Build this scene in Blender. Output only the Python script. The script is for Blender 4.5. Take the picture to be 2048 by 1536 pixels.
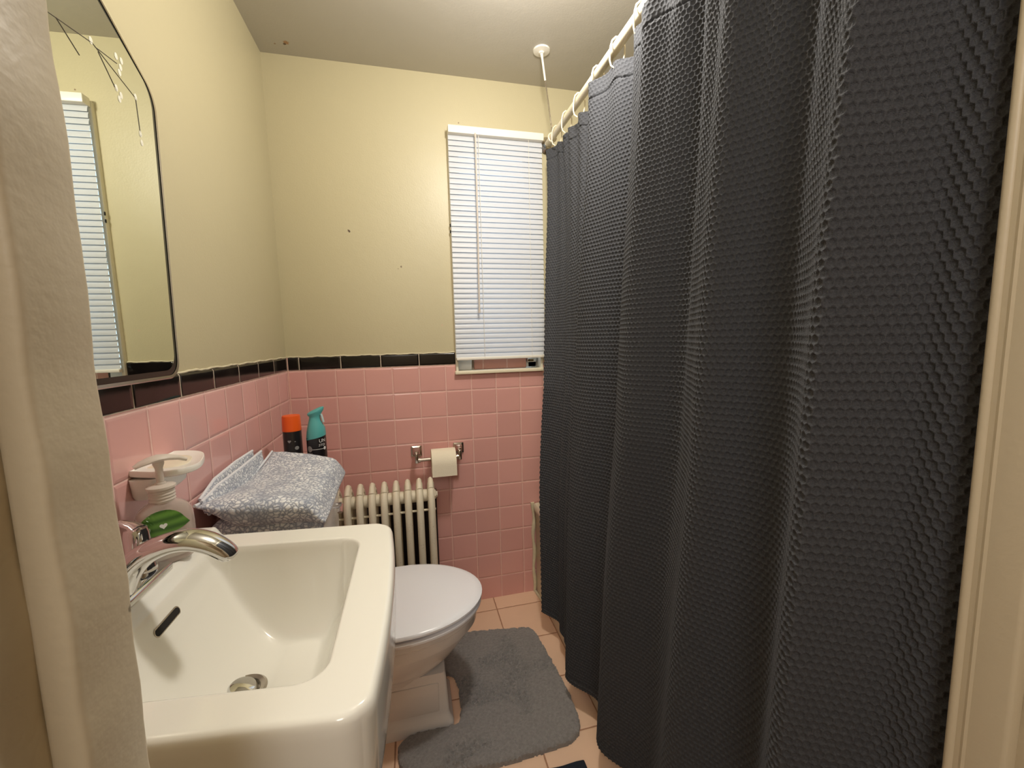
import bpy, bmesh, math, random
import numpy as np
from mathutils import Vector, Matrix
random.seed(4); rng = np.random.RandomState(7)
for o in list(bpy.data.objects): bpy.data.objects.remove(o)
scn = bpy.context.scene
col = bpy.data.collections.new('bathroom'); scn.collection.children.link(col)

# ------------------------------------------------------------ camera
CX, CY, CZ = 0.46956, -1.76363, 1.19009
YAW, PITCH, ROLL, FPX = 0.2366, 0.1114, -0.0240, 826.72
F = Vector((0.23299071, 0.96610167, -0.11118849))
R0 = Vector((F.y, -F.x, 0)).normalized(); U0 = R0.cross(F)
c_, s_ = math.cos(ROLL), math.sin(ROLL)
Rv = c_*R0 + s_*U0; Uv = -s_*R0 + c_*U0
cd = bpy.data.cameras.new('camera'); cam = bpy.data.objects.new('camera', cd); col.objects.link(cam)
cd.sensor_width = 36.0; cd.lens = FPX/2048*36.0; cd.clip_start = 0.01; cd.clip_end = 100
M = Matrix.Identity(4)
for i in range(3):
    M[i][0] = Rv[i]; M[i][1] = Uv[i]; M[i][2] = -F[i]; M[i][3] = (CX, CY, CZ)[i]
cam.matrix_world = M
scn.camera = cam

# ------------------------------------------------------------ world, exposure, lights
w = bpy.data.worlds.new('daylight'); scn.world = w; w.use_nodes = True
bg = w.node_tree.nodes['Background']
bg.inputs[0].default_value = (0.66, 0.83, 1.0, 1); bg.inputs[1].default_value = 1.75
vs = scn.view_settings
vs.view_transform = 'Standard'; vs.look = 'None'; vs.gamma = 1; vs.use_curve_mapping = False; vs.exposure = 0.30
LAMP_POS = (0.78, -0.86, 2.05)
def lamp(name, loc, power, rgb, radius):
    l = bpy.data.lights.new(name, 'POINT'); l.energy = power; l.color = rgb; l.shadow_soft_size = radius
    o = bpy.data.objects.new(name, l); col.objects.link(o); o.location = loc; return o
LAMP_W, HALL_FILL_W = 23.0, 27.0
lamp('ceiling_bulb', LAMP_POS, LAMP_W, (1.0, 0.945, 0.86), 0.055)
lamp('hallway_fill', (0.25, -2.6, 1.9), HALL_FILL_W, (1.0, 0.98, 0.95), 0.28)  # unseen fill light added behind the camera to lift floor, tiles and jambs

# ------------------------------------------------------------ node helpers
def sr(r, g, b):
    f = lambda c: (c/255/12.92) if c/255 <= 0.04045 else ((c/255+0.055)/1.055)**2.4
    return (f(r), f(g), f(b), 1)
class NT:
    def __init__(s, name):
        s.m = bpy.data.materials.new(name); s.m.use_nodes = True; s.t = s.m.node_tree
        s.b = s.t.nodes['Principled BSDF']; s.out = s.t.nodes['Material Output']
    def n(s, typ, **kw):
        x = s.t.nodes.new(typ)
        for k, v in kw.items(): setattr(x, k, v)
        return x
    def l(s, a, b): s.t.links.new(a, b)
    def put(s, sock, v):
        if hasattr(v, 'is_linked') or hasattr(v, 'links'): s.l(v, sock)
        else: sock.default_value = v
    def math(s, op, a, b=0.0, c=None, clamp=False):
        x = s.n('ShaderNodeMath', operation=op, use_clamp=clamp)
        s.put(x.inputs[0], a); s.put(x.inputs[1], b)
        if c is not None: s.put(x.inputs[2], c)
        return x.outputs[0]
    def pos(s):
        g = s.n('ShaderNodeNewGeometry'); return g.outputs['Position']
    def xyz(s, v):
        x = s.n('ShaderNodeSeparateXYZ'); s.l(v, x.inputs[0]); return x.outputs
    def mix(s, fac, a, b):
        x = s.n('ShaderNodeMix', data_type='RGBA'); s.put(x.inputs[0], fac); s.put(x.inputs[6], a); s.put(x.inputs[7], b)
        return x.outputs[2]
    def noise(s, scale, detail=2, vec=None, rough=.5):
        x = s.n('ShaderNodeTexNoise'); x.inputs['Scale'].default_value = scale; x.inputs['Detail'].default_value = detail
        x.inputs['Roughness'].default_value = rough
        s.l(vec if vec is not None else s.pos(), x.inputs['Vector']); return x.outputs['Fac']
    def ramp(s, v, p0, p1, clamp=True):
        x = s.n('ShaderNodeMapRange'); x.clamp = clamp; s.l(v, x.inputs[0]); x.inputs[1].default_value = p0; x.inputs[2].default_value = p1
        return x.outputs[0]
    def bump(s, h, dist=.001, strength=1.0, prev=None):
        x = s.n('ShaderNodeBump'); x.inputs['Strength'].default_value = strength; x.inputs['Distance'].default_value = dist
        s.l(h, x.inputs['Height'])
        if prev is not None: s.l(prev, x.inputs['Normal'])
        s.l(x.outputs[0], s.b.inputs['Normal']); return x.outputs[0]
def simple(name, rgb, rough=.5, metal=0, spec=.5, nscale=None, namp=.08, bump=0, bscale=60, trans=0, coat=0):
    t = NT(name); c = sr(*rgb)
    if nscale:
        d = tuple(x*(1-namp*2) for x in c[:3])+(1,)
        t.l(t.mix(t.noise(nscale, 4), d, c), t.b.inputs['Base Color'])
    else: t.b.inputs['Base Color'].default_value = c
    t.b.inputs['Roughness'].default_value = rough; t.b.inputs['Metallic'].default_value = metal
    t.b.inputs['Specular IOR Level'].default_value = spec
    t.b.inputs['Transmission Weight'].default_value = trans
    t.b.inputs['Coat Weight'].default_value = coat
    if bump: t.bump(t.noise(bscale, 4), bump)
    return t.m

# ------------------------------------------------------------ materials
def paint(name, rgb, spots=(), rough=.42):
    t = NT(name); c = sr(*rgb)
    n = t.noise(1.7, 3); d = tuple(x*.93 for x in c[:3])+(1,)
    base = t.mix(n, d, c); P = t.pos()
    for (x, y, z, r, dk) in spots:
        v = t.n('ShaderNodeVectorMath', operation='DISTANCE'); t.l(P, v.inputs[0]); v.inputs[1].default_value = (x, y, z)
        dd = t.math('ADD', v.outputs['Value'], t.math('MULTIPLY', t.math('SUBTRACT', t.noise(160, 2), .5), r*1.3))
        base = t.mix(t.ramp(dd, r, r*.6), base, sr(*dk))
    t.l(base, t.b.inputs['Base Color']); t.b.inputs['Roughness'].default_value = rough
    a = t.bump(t.noise(9, 4), .004, .35)
    t.bump(t.noise(170, 2), .0006, .5, prev=a)
    return t.m
SP = [(.256, .008, 1.619, .006, (90, 70, 55)), (.447, .008, 1.486, .005, (120, 100, 80)), (.26, .008, 1.617, .004, (70, 55, 45)),
      (.700, .008, 2.056, .004, (130, 105, 80)), (.435, .008, 1.478, .003, (120, 100, 80)), (.60, .008, 1.25, .006, (200, 180, 150))]
M_wall = paint('cream wall paint', (196, 186, 152), SP)
M_ceil = paint('ceiling paint', (186, 180, 168), [(.099, -.063, 2.231, .011, (165, 125, 85)), (.092, -.055, 2.231, .006, (90, 65, 45)), (.06, -.05, 2.231, .004, (150, 125, 100))], .38)
M_jamb = paint('jamb paint', (205, 192, 166), [(.3095, -1.502, 1.045, .0025, (120, 110, 88))], .45)
M_hall = paint('hallway paint', (190, 170, 138), (), .6)

def tile_mat(name, a0, b0, pa, pb, axis_a, axis_b, rgb, grout, gw, rough, var=.06, floor=False):
    t = NT(name); P = t.xyz(t.pos())
    a = t.math('DIVIDE', t.math('SUBTRACT', P[axis_a], a0), pa); b = t.math('DIVIDE', t.math('SUBTRACT', P[axis_b], b0), pb)
    def edge(v, pitch):
        f = t.math('FRACT', v); return t.math('MULTIPLY', t.math('MINIMUM', f, t.math('SUBTRACT', 1.0, f)), pitch)
    e = t.math('MINIMUM', edge(a, pa), edge(b, pb))
    e2 = t.math('ADD', e, t.math('MULTIPLY', t.math('SUBTRACT', t.noise(45, 2), .5), gw*.7))
    tm = t.ramp(e2, gw*.42, gw*.75)
    cid = t.n('ShaderNodeCombineXYZ'); t.l(t.math('FLOOR', a), cid.inputs[0]); t.l(t.math('FLOOR', b), cid.inputs[1])
    wn = t.n('ShaderNodeTexWhiteNoise'); t.l(cid.outputs[0], wn.inputs['Vector'])
    c = sr(*rgb); d = tuple(x*(1-var*2) for x in c[:3])+(1,)
    base = t.mix(wn.outputs['Value'], d, c)
    base = t.mix(t.math('MULTIPLY', t.noise(6 if not floor else 9, 5, rough=.65), .5 if floor else .25), base, tuple(x*(.72 if floor else .8) for x in c[:3])+(1,))
    t.l(t.mix(tm, sr(*grout), base), t.b.inputs['Base Color'])
    t.l(t.ramp(tm, -1.2, 1.0, False), t.b.inputs['Roughness'])
    rr = t.n('ShaderNodeMapRange'); t.l(tm, rr.inputs[0]); rr.inputs[3].default_value = .85; rr.inputs[4].default_value = rough
    t.l(rr.outputs[0], t.b.inputs['Roughness'])
    pil = t.math('POWER', t.ramp(e, gw*.4, .007), .5)
    h = t.math('ADD', t.math('MULTIPLY', pil, 1.0), t.math('MULTIPLY', t.noise(14, 2), .25))
    tb = t.math('MULTIPLY', wn.outputs['Value'], .12)
    t.bump(t.math('ADD', h, tb), .0022 if not floor else .0015, .8)
    return t.m
TP = .1085; Z9 = .1028
M_tile_b = tile_mat('pink tile back wall', .0638, Z9, TP, TP, 0, 2, (226, 170, 163), (238, 198, 187), .0026, .16)
M_tile_l = tile_mat('pink tile left wall', -.0207, Z9, TP, TP, 1, 2, (232, 180, 175), (240, 204, 195), .0026, .12)
M_blk_b = tile_mat('black tile back wall', .042, 1.083, .1525, .5, 0, 2, (24, 19, 19), (205, 190, 170), .0026, .14, .2)
M_blk_l = tile_mat('black tile left wall', -.0085, 1.083, .1525, .5, 1, 2, (26, 20, 21), (205, 190, 170), .0026, .12, .2)
M_floor = tile_mat('peach floor tile', .782, -.085, .2075, .2072, 0, 1, (250, 212, 182), (172, 128, 100), .004, .38, .05, True)
M_caulk = simple('aged caulk', (232, 222, 190), .6, nscale=40, namp=.18, bump=.002, bscale=90)
M_sink = simple('sink glaze', (238, 236, 228), .12, coat=.3)
M_toilet = simple('toilet glaze', (236, 232, 230), .13)
M_lid = simple('toilet lid plastic', (246, 248, 255), .24)
M_tub = simple('tub enamel', (226, 216, 192), .2, nscale=12, namp=.05)
M_chrome = simple('chrome', (215, 215, 215), .07, 1)
M_steel = simple('brushed steel', (190, 182, 172), .2, 1)
M_white = simple('white plastic', (238, 234, 224), .35)
M_cream = simple('cream enamel', (232, 222, 196), .3)
M_dark = simple('dark void', (24, 20, 18), .8)
M_gapdark = simple('dark gap backing', (46, 32, 28), .85, nscale=8, namp=.2)
M_ceramic = simple('soap dish ceramic', (248, 246, 240), .18)
M_soapcream = simple('soap residue', (232, 222, 200), .4)
M_paper = simple('toilet paper', (240, 230, 208), .9, bump=.0006, bscale=260)
M_card = simple('cardboard tube', (170, 140, 105), .9)
M_navy = simple('navy fabric', (26, 36, 50), .95, bump=.002, bscale=500)
M_wood = simple('hall floor wood', (120, 84, 54), .4, nscale=6)
M_orange = simple('orange plastic', (235, 92, 22), .38)
M_teal = simple('teal plastic', (88, 172, 172), .4)
M_tealw = simple('white trigger', (190, 215, 218), .4)
M_black = simple('black can paint', (30, 27, 29), .28)
M_print = simple('grey print', (150, 150, 150), .5)
M_printw = simple('white print', (230, 230, 230), .5)
M_printd = simple('dark green print', (40, 88, 92), .5, nscale=120, namp=.45)
M_blindm = None
def blind_mat():
    t = NT('blind slat vinyl'); b = t.b
    b.inputs['Base Color'].default_value = sr(228, 230, 234); b.inputs['Roughness'].default_value = .4
    tr = t.n('ShaderNodeBsdfTranslucent'); tr.inputs[0].default_value = sr(225, 228, 234)
    mx = t.n('ShaderNodeMixShader'); mx.inputs[0].default_value = .30
    t.l(b.outputs[0], mx.inputs[1]); t.l(tr.outputs[0], mx.inputs[2]); t.l(mx.outputs[0], t.out.inputs[0])
    return t.m
M_blindm = blind_mat()
def clear(name, rgb, alpha_mix, rough=.08, ior=1.3):
    t = NT(name); g = t.b; g.inputs['Base Color'].default_value = sr(*rgb); g.inputs['Roughness'].default_value = rough
    g.inputs['Transmission Weight'].default_value = .0; g.inputs['IOR'].default_value = ior
    tp = t.n('ShaderNodeBsdfTransparent'); tp.inputs[0].default_value = (1, 1, 1, 1)
    mx = t.n('ShaderNodeMixShader'); mx.inputs[0].default_value = alpha_mix
    t.l(g.outputs[0], mx.inputs[1]); t.l(tp.outputs[0], mx.inputs[2]); t.l(mx.outputs[0], t.out.inputs[0])
    return t.m
M_bottle = clear('clear soap bottle', (216, 200, 192), .55, .06, 1.45)
M_pump = clear('frosted pump plastic', (226, 216, 206), .25, .3)
M_labelc = clear('printed clear label', (224, 214, 204), .35, .3)
M_glass = clear('window glass', (200, 210, 215), .85, .02, 1.5)
M_mirror = simple('mirror silver', (232, 236, 226), .0, 1)
M_mirroredge = simple('mirror dark bevel', (70, 70, 64), .25, .7)
M_etch = simple('etched frost', (225, 222, 205), .8)
M_stem = simple('etched stem', (95, 88, 75), .7)
def leaf_mat():
    t = NT('green leaf print'); P = t.xyz(t.pos())
    n = t.noise(55, 3); wv = t.n('ShaderNodeTexWave'); wv.inputs['Scale'].default_value = 22; wv.inputs['Distortion'].default_value = 2.5; wv.bands_direction = 'Z'
    t.l(t.pos(), wv.inputs[0])
    a = t.mix(wv.outputs['Fac'], sr(52, 92, 30), sr(104, 150, 62)); t.l(t.mix(t.math('MULTIPLY', n, .4), a, sr(70, 120, 45)), t.b.inputs['Base Color']); t.b.inputs['Roughness'].default_value = .35
    return t.m
M_leaf = leaf_mat()
def towel_mat():
    t = NT('pebbled towel terry')
    co = t.n('ShaderNodeTexCoord').outputs['Object']
    nz = t.n('ShaderNodeTexNoise'); nz.inputs['Scale'].default_value = 45; t.l(co, nz.inputs['Vector'])
    ad = t.n('ShaderNodeVectorMath', operation='MULTIPLY_ADD'); t.l(nz.outputs['Color'], ad.inputs[0]); ad.inputs[1].default_value = (.020,)*3; t.l(co, ad.inputs[2])
    v = t.n('ShaderNodeTexVoronoi', feature='DISTANCE_TO_EDGE'); v.inputs['Scale'].default_value = 104; t.l(ad.outputs[0], v.inputs['Vector'])
    f = t.ramp(v.outputs['Distance'], .0, .25)
    f2 = t.math('MULTIPLY', f, t.ramp(t.noise(25, 2, co), .12, .55))
    t.l(t.mix(f2, sr(146, 154, 174), sr(250, 252, 255)), t.b.inputs['Base Color'])
    t.b.inputs['Roughness'].default_value = .95; t.b.inputs['Sheen Weight'].default_value = .3
    a = t.bump(v.outputs['Distance'], .004, .8); t.bump(t.noise(700, 2, co), .001, .7, prev=a)
    return t.m
M_towel = towel_mat(); M_hem = simple('towel hem', (232, 234, 240), .9, bump=.001, bscale=500)
def curtain_mat():
    t = NT('charcoal waffle weave')
    t.l(t.mix(t.noise(420, 2), sr(47, 47, 50), sr(85, 87, 92)), t.b.inputs['Base Color'])
    t.b.inputs['Roughness'].default_value = .85; t.b.inputs['Specular IOR Level'].default_value = .22; t.b.inputs['Sheen Weight'].default_value = .04
    t.bump(t.noise(900, 2), .0012, .8)
    return t.m
M_curtain = curtain_mat()
def mat_mat():
    t = NT('grey shag pile')
    t.l(t.mix(t.noise(130, 4), sr(108, 105, 104), sr(160, 156, 154)), t.b.inputs['Base Color'])
    t.b.inputs['Roughness'].default_value = 1; t.b.inputs['Sheen Weight'].default_value = .35
    t.bump(t.noise(480, 3), .003, .9)
    return t.m
M_mat = mat_mat()
def rad_mat():
    t = NT('rusty cream radiator paint')
    n = t.ramp(t.noise(230, 3, rough=.7), .60, .72); n2 = t.ramp(t.noise(16, 2), .42, .62)
    z = t.ramp(t.xyz(t.pos())[2], .6, .45)
    f = t.math('MULTIPLY', t.math('MULTIPLY', n, n2), z)
    t.l(t.mix(f, sr(232, 222, 200), sr(130, 88, 60)), t.b.inputs['Base Color']); t.b.inputs['Roughness'].default_value = .45
    t.bump(t.noise(300, 3), .0012, .6)
    return t.m
M_rad = rad_mat()

# ------------------------------------------------------------ mesh helpers
def link(name, me, m, parent=None):
    o = bpy.data.objects.new(name, me); col.objects.link(o)
    if m is not None: me.materials.append(m)
    if parent is not None: o.parent = parent
    return o
def tag(o, label=None, cat=None, group=None, kind=None):
    if label: o['label'] = label
    if cat: o['category'] = cat
    if group: o['group'] = group
    if kind: o['kind'] = kind
    return o
def empty(name, loc, label=None, cat=None, group=None, kind=None):
    o = bpy.data.objects.new(name, None); col.objects.link(o); o.location = loc; o.empty_display_size = .05
    o['_o'] = 1; del o['_o']
    return tag(o, label, cat, group, kind)
def fin(name, bm, m, parent=None, smooth=True, origin=None):
    """bm in WORLD coordinates; object is placed relative to its parent"""
    bmesh.ops.recalc_face_normals(bm, faces=bm.faces)
    off = Vector((0, 0, 0))
    p = parent
    while p is not None: off += Vector(p.location); p = p.parent
    loc = Vector((0, 0, 0))
    if parent is None and origin is not None: off = Vector(origin); loc = off
    bmesh.ops.translate(bm, verts=bm.verts, vec=-off)
    me = bpy.data.meshes.new(name); bm.to_mesh(me); bm.free()
    if smooth:
        for p in me.polygons: p.use_smooth = True
        try: me.set_sharp_from_angle(angle=math.radians(38))
        except Exception: pass
    o = link(name, me, m, parent); o.location = loc
    return o
def box(bm, x0, x1, y0, y1, z0, z1, bev=0, seg=2):
    t = bmesh.new(); bmesh.ops.create_cube(t, size=1)
    bmesh.ops.scale(t, vec=(x1-x0, y1-y0, z1-z0), verts=t.verts); bmesh.ops.translate(t, vec=((x0+x1)/2, (y0+y1)/2, (z0+z1)/2), verts=t.verts)
    if bev: bmesh.ops.bevel(t, geom=t.edges, offset=bev, segments=seg, profile=.5, affect='EDGES')
    merge(bm, t)
def merge(bm, t):
    me = bpy.data.meshes.new('tmp'); t.to_mesh(me); t.free(); bm.from_mesh(me); bpy.data.meshes.remove(me)
def sweep(bm, path, rad, n=12, closed=False, caps=True, up=Vector((0, 0, 1))):
    """rad: float, list of floats or list of (ru, rv)"""
    P = [Vector(p) for p in path]; k = len(P); rings = []
    pu = None
    for i, p in enumerate(P):
        a = P[(i-1) % k] if (closed or i > 0) else p; b = P[(i+1) % k] if (closed or i < k-1) else p
        t = (b-a).normalized()
        if pu is None:
            u = t.cross(up)
            if u.length < 1e-4: u = t.cross(Vector((1, 0, 0)))
            u.normalize()
        else:
            u = (pu - t*pu.dot(t)).normalized()
        pu = u; v = t.cross(u).normalized()
        r = rad[i] if isinstance(rad, (list, tuple)) and len(rad) == k and not isinstance(rad, tuple) else rad
        ru, rv = r if isinstance(r, tuple) else (r, r)
        rings.append([bm.verts.new(p + u*ru*math.cos(2*math.pi*j/n) + v*rv*math.sin(2*math.pi*j/n)) for j in range(n)])
    for i in range(k if closed else k-1):
        A, B = rings[i], rings[(i+1) % k]
        for j in range(n): bm.faces.new((A[j], A[(j+1) % n], B[(j+1) % n], B[j]))
    if caps and not closed: bm.faces.new(rings[0][::-1]); bm.faces.new(rings[-1])
def lathe(bm, prof, c=(0, 0, 0), n=32, mat=None, sx=1, sy=1):
    """prof: list of (r, z)"""
    rings = []
    for r, z in prof:
        rings.append([bm.verts.new((r*sx*math.cos(2*math.pi*j/n), r*sy*math.sin(2*math.pi*j/n), z)) for j in range(n)])
    for A, B in zip(rings, rings[1:]):
        for j in range(n): bm.faces.new((A[j], A[(j+1) % n], B[(j+1) % n], B[j]))
    bm.faces.new(rings[0][::-1]); bm.faces.new(rings[-1])
    vs_ = [v for r in rings for v in r]
    if mat is not None: bmesh.ops.transform(bm, matrix=mat, verts=vs_)
    bmesh.ops.translate(bm, vec=c, verts=vs_)
def loft(bm, rings, cap0=True, cap1=True):
    V = [[bm.verts.new(p) for p in r] for r in rings]; n = len(V[0])
    for A, B in zip(V, V[1:]):
        for j in range(n): bm.faces.new((A[j], A[(j+1) % n], B[(j+1) % n], B[j]))
    if cap0: bm.faces.new(V[0][::-1])
    if cap1: bm.faces.new(V[-1])
def grid_mesh(name, X, Y, Z, m, parent=None, off=(0, 0, 0), thick=None, uv=None):
    nr, nc = X.shape
    co = np.stack([X-off[0], Y-off[1], Z-off[2]], -1).reshape(-1, 3).astype(np.float32)
    idx = np.arange(nr*nc).reshape(nr, nc)
    f = np.stack([idx[:-1, :-1], idx[:-1, 1:], idx[1:, 1:], idx[1:, :-1]], -1).reshape(-1, 4)
    me = bpy.data.meshes.new(name); me.vertices.add(len(co)); me.vertices.foreach_set('co', co.ravel())
    me.loops.add(f.size); me.loops.foreach_set('vertex_index', f.ravel().astype(np.int32))
    me.polygons.add(len(f)); me.polygons.foreach_set('loop_start', np.arange(0, f.size, 4, dtype=np.int32)); me.polygons.foreach_set('loop_total', np.full(len(f), 4, np.int32))
    me.polygons.foreach_set('use_smooth', np.ones(len(f), bool))
    me.update(); me.validate()
    return link(name, me, m, parent)
def vnoise(x, y, seed=0):
    """smooth value noise, arrays"""
    r = np.random.RandomState(seed).rand(256, 256)
    xi = np.floor(x).astype(int); yi = np.floor(y).astype(int); fx = x-xi; fy = y-yi
    fx = fx*fx*(3-2*fx); fy = fy*fy*(3-2*fy)
    g = lambda a, b: r[a % 256, b % 256]
    return (g(xi, yi)*(1-fx)+g(xi+1, yi)*fx)*(1-fy)+(g(xi, yi+1)*(1-fx)+g(xi+1, yi+1)*fx)*fy
def smooth01(x): x = np.clip(x, 0, 1); return x*x*(3-2*x)
def text_bm(body, size, extrude=.0003, spacing=1.0):
    cu = bpy.data.curves.new('t', 'FONT'); cu.body = body; cu.size = size; cu.extrude = extrude; cu.align_x = 'CENTER'; cu.space_character = spacing
    o = bpy.data.objects.new('t', cu); col.objects.link(o)
    bpy.context.view_layer.update()
    dg = bpy.context.evaluated_depsgraph_get(); me = bpy.data.meshes.new_from_object(o.evaluated_get(dg))
    bm = bmesh.new(); bm.from_mesh(me); bpy.data.objects.remove(o); bpy.data.meshes.remove(me)
    bmesh.ops.subdivide_edges(bm, edges=[e for e in bm.edges if e.calc_length() > size*.15], cuts=3)
    return bm
def wrap(bm, c, r, ang, z, tilt=0):
    """bend flat xy art round a vertical cylinder; ang = facing direction (rad from +x)"""
    for v in bm.verts:
        x, y, zz = v.co; th = ang + x/r; rr = r+.0002+zz
        v.co = (c[0]+rr*math.cos(th), c[1]+rr*math.sin(th), z+y)
def flat(bm, pts):
    bm.faces.new([bm.verts.new((x, y, 0)) for x, y in pts])
def thicken_flat(pts_list, h=.0003, cuts=6):
    bm = bmesh.new()
    for pts in pts_list: flat(bm, pts)
    r = bmesh.ops.extrude_face_region(bm, geom=list(bm.faces)); bmesh.ops.translate(bm, vec=(0, 0, h), verts=[v for v in r['geom'] if isinstance(v, bmesh.types.BMVert)])
    bmesh.ops.triangulate(bm, faces=bm.faces)
    for _ in range(5):
        le = [e for e in bm.edges if e.calc_length() > .003]
        if not le: break
        bmesh.ops.subdivide_edges(bm, edges=le, cuts=1); bmesh.ops.triangulate(bm, faces=[f for f in bm.faces if len(f.verts) > 3])
    return bm
def ellipse(cx, cy, a, b, n=24): return [(cx+a*math.cos(2*math.pi*i/n), cy+b*math.sin(2*math.pi*i/n)) for i in range(n)]
def heart(cx, cy, s, n=28):
    return [(cx+s*.0625*16*math.sin(t)**3*.5, cy+s*.5*(13*math.cos(t)-5*math.cos(2*t)-2*math.cos(3*t)-math.cos(4*t))/16) for t in [2*math.pi*i/n for i in range(n)]]
def struct(name, bm, m, parent=None, smooth=False):
    o = fin(name, bm, m, parent, smooth)
    if parent is None: o['kind'] = 'structure'
    return o

# ------------------------------------------------------------ room shell
H = 2.231; XR = 1.75; YF = -1.50; YB = 0.0; TZ = 1.133; BZ = 1.083
WX0, WX1, WZ0, WZ1 = .662, 1.026, 1.055, 2.005
bm = bmesh.new(); box(bm, -.12, XR+.12, YF, .12, -.1, 0); struct('floor', bm, M_floor)
bm = bmesh.new(); box(bm, -.12, XR+.12, YF-.16, .2, H, H+.1); struct('ceiling', bm, M_ceil)
bm = bmesh.new(); box(bm, -.12, -.006, YF-.16, .2, -.1, H); box(bm, -.006, -.004, YF, .006, 0, H); struct('wall_left', bm, M_wall)
bm = bmesh.new()
y0, y1 = .006, .14
box(bm, -.006, WX0, y0, y1, 0, H); box(bm, WX1, XR, y0, y1, 0, H); box(bm, WX0, WX1, y0, y1, 0, WZ0-.012); box(bm, WX0, WX1, y0, y1, WZ1, H)
struct('wall_back', bm, M_wall)
bm = bmesh.new(); box(bm, XR, XR+.12, YF-.16, .2, -.1, H); struct('wall_right', bm, M_wall)
# front wall with the doorway the camera stands in
JL, JR = .3095, .9725; DH = 2.06
bm = bmesh.new(); YW = -1.64
box(bm, -.006, JL-.035, YW, YF, 0, H); box(bm, JR+.035, XR, YW, YF, 0, H); box(bm, JL-.035, JR+.035, YW, YF, DH+.03, H)
struct('wall_front', bm, M_wall)
# tile wainscot slabs (surface at the calibrated plane)
bm = bmesh.new(); box(bm, 0, WX0-.012, 0, .006, 0, BZ); box(bm, WX0-.012, WX1+.012, 0, .006, 0, WZ0-.012); box(bm, WX1+.012, XR, 0, .006, 0, BZ)
struct('wall_back_tile', bm, M_tile_b)
bm = bmesh.new(); box(bm, -.006, 0, YF, 0, 0, BZ); struct('wall_left_tile', bm, M_tile_l)
def rounded_trim(axis, a0, a1):
    bm = bmesh.new(); prof = []
    for i in range(7):
        t = i/6*math.pi/2; prof.append((math.cos(t)*.006, TZ-.006+math.sin(t)*.006))
    pts = [(0.0, BZ)] + [(p[0], p[1]) for p in prof] + [(-.002, TZ), (-.002, BZ)]
    pts = [(.006*0+max(p[0]-.006, -.008)+.0005, p[1]) for p in pts]
    pts[0] = (.0005, BZ)
    r = []
    for a in (a0, a1):
        r.append([(p[0], a, p[1]) if axis == 'l' else (a, -p[0], p[1]) for p in pts])
    loft(bm, r); return bm
struct('trim_1', rounded_trim('b', 0, WX0-.013), M_blk_b, smooth=True)
struct('trim_2', rounded_trim('l', YF, 0), M_blk_l, smooth=True)
# grout bead in the corner and ragged paint line above the black tile
bm = bmesh.new(); sweep(bm, [(.001, -.001, 0), (.001, -.001, .6), (.001, -.001, TZ)], .0022, 8); struct('trim_3', bm, simple('corner grout', (224, 180, 164), .8), smooth=True)
bm = bmesh.new()
sweep(bm, [(x, .0035, TZ+.0015+.0012*math.sin(x*70)+.0008*math.sin(x*190)) for x in np.linspace(0, WX0-.013, 60)], .003, 6)
struct('trim_4', bm, M_caulk, smooth=True)
bm = bmesh.new()
sweep(bm, [(-.0035, y, TZ+.0015+.0012*math.sin(y*60)+.0008*math.sin(y*170)) for y in np.linspace(YF, 0, 90)], .003, 6)
struct('trim_5', bm, M_caulk, smooth=True)
bm = bmesh.new(); box(bm, .06, .545, -.004, 0, .0, .548, .001, 1); struct('radiator_gap_sheet', bm, M_gapdark)  # dark sheet added behind the radiator so gaps between sections read near-black

# door frame: stop, jamb, casing, header
dr = empty('door_1', (.64, -1.57, 0), kind='structure')
def rough_strip(x0, x1, y0, y1, z0, z1, edge_side):
    bm = bmesh.new(); rings = []
    for z in np.linspace(z0, z1, 170):
        w_ = .0006*math.sin(z*31)+.0005*math.sin(z*83+1)+.0004*random.random()
        r = .0035
        c = []
        for (cx_, cy_, a0) in ((x1-r, y1-r, 0), (x0+r, y1-r, 90), (x0+r, y0+r, 180), (x1-r, y0+r, 270)):
            for k in range(4):
                a = math.radians(a0+k*30); xx = cx_+r*math.cos(a); yy = cy_+r*math.sin(a)
                if (edge_side > 0 and cx_ > (x0+x1)/2) or (edge_side < 0 and cx_ < (x0+x1)/2): xx += w_
                c.append((xx, yy, z))
        rings.append(c)
    loft(bm, rings); return bm
fin('door_stop', rough_strip(JL-.016, JL, -1.542, -1.5, 0, DH, 1), M_jamb, dr)
fin('door_stop', rough_strip(JR+.003, JR+.02, -1.542, -1.503, 0, DH, 0), M_jamb, dr)
bm = bmesh.new(); sweep(bm, [(JR+.0045, -1.5035, z) for z in np.linspace(0, DH, 60)], .0042, 10); sweep(bm, [(JR+.0050, -1.5135, z) for z in np.linspace(0, DH, 60)], .003, 8); fin('corner_bead', bm, M_jamb, dr)
fin('jamb', rough_strip(JL-.04, JL-.0155, YW-.01, -1.503, 0, DH+.02, 1), M_jamb, dr)
fin('jamb', rough_strip(JR+.018, JR+.045, YW-.01, -1.503, 0, DH+.02, -1), M_jamb, dr)
bm = bmesh.new(); box(bm, JL-.035, JR+.035, YW-.01, YF-.003, DH, DH+.035, .003); fin('header', bm, M_jamb, dr)
bm = bmesh.new(); box(bm, JL-.09, JL-.02, YW-.028, YW-.008, 0, DH+.08, .004); fin('casing', bm, M_jamb, dr)
bm = bmesh.new(); box(bm, JR+.025, JR+.095, YW-.028, YW-.008, 0, DH+.08, .004); fin('casing', bm, M_jamb, dr)
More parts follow.
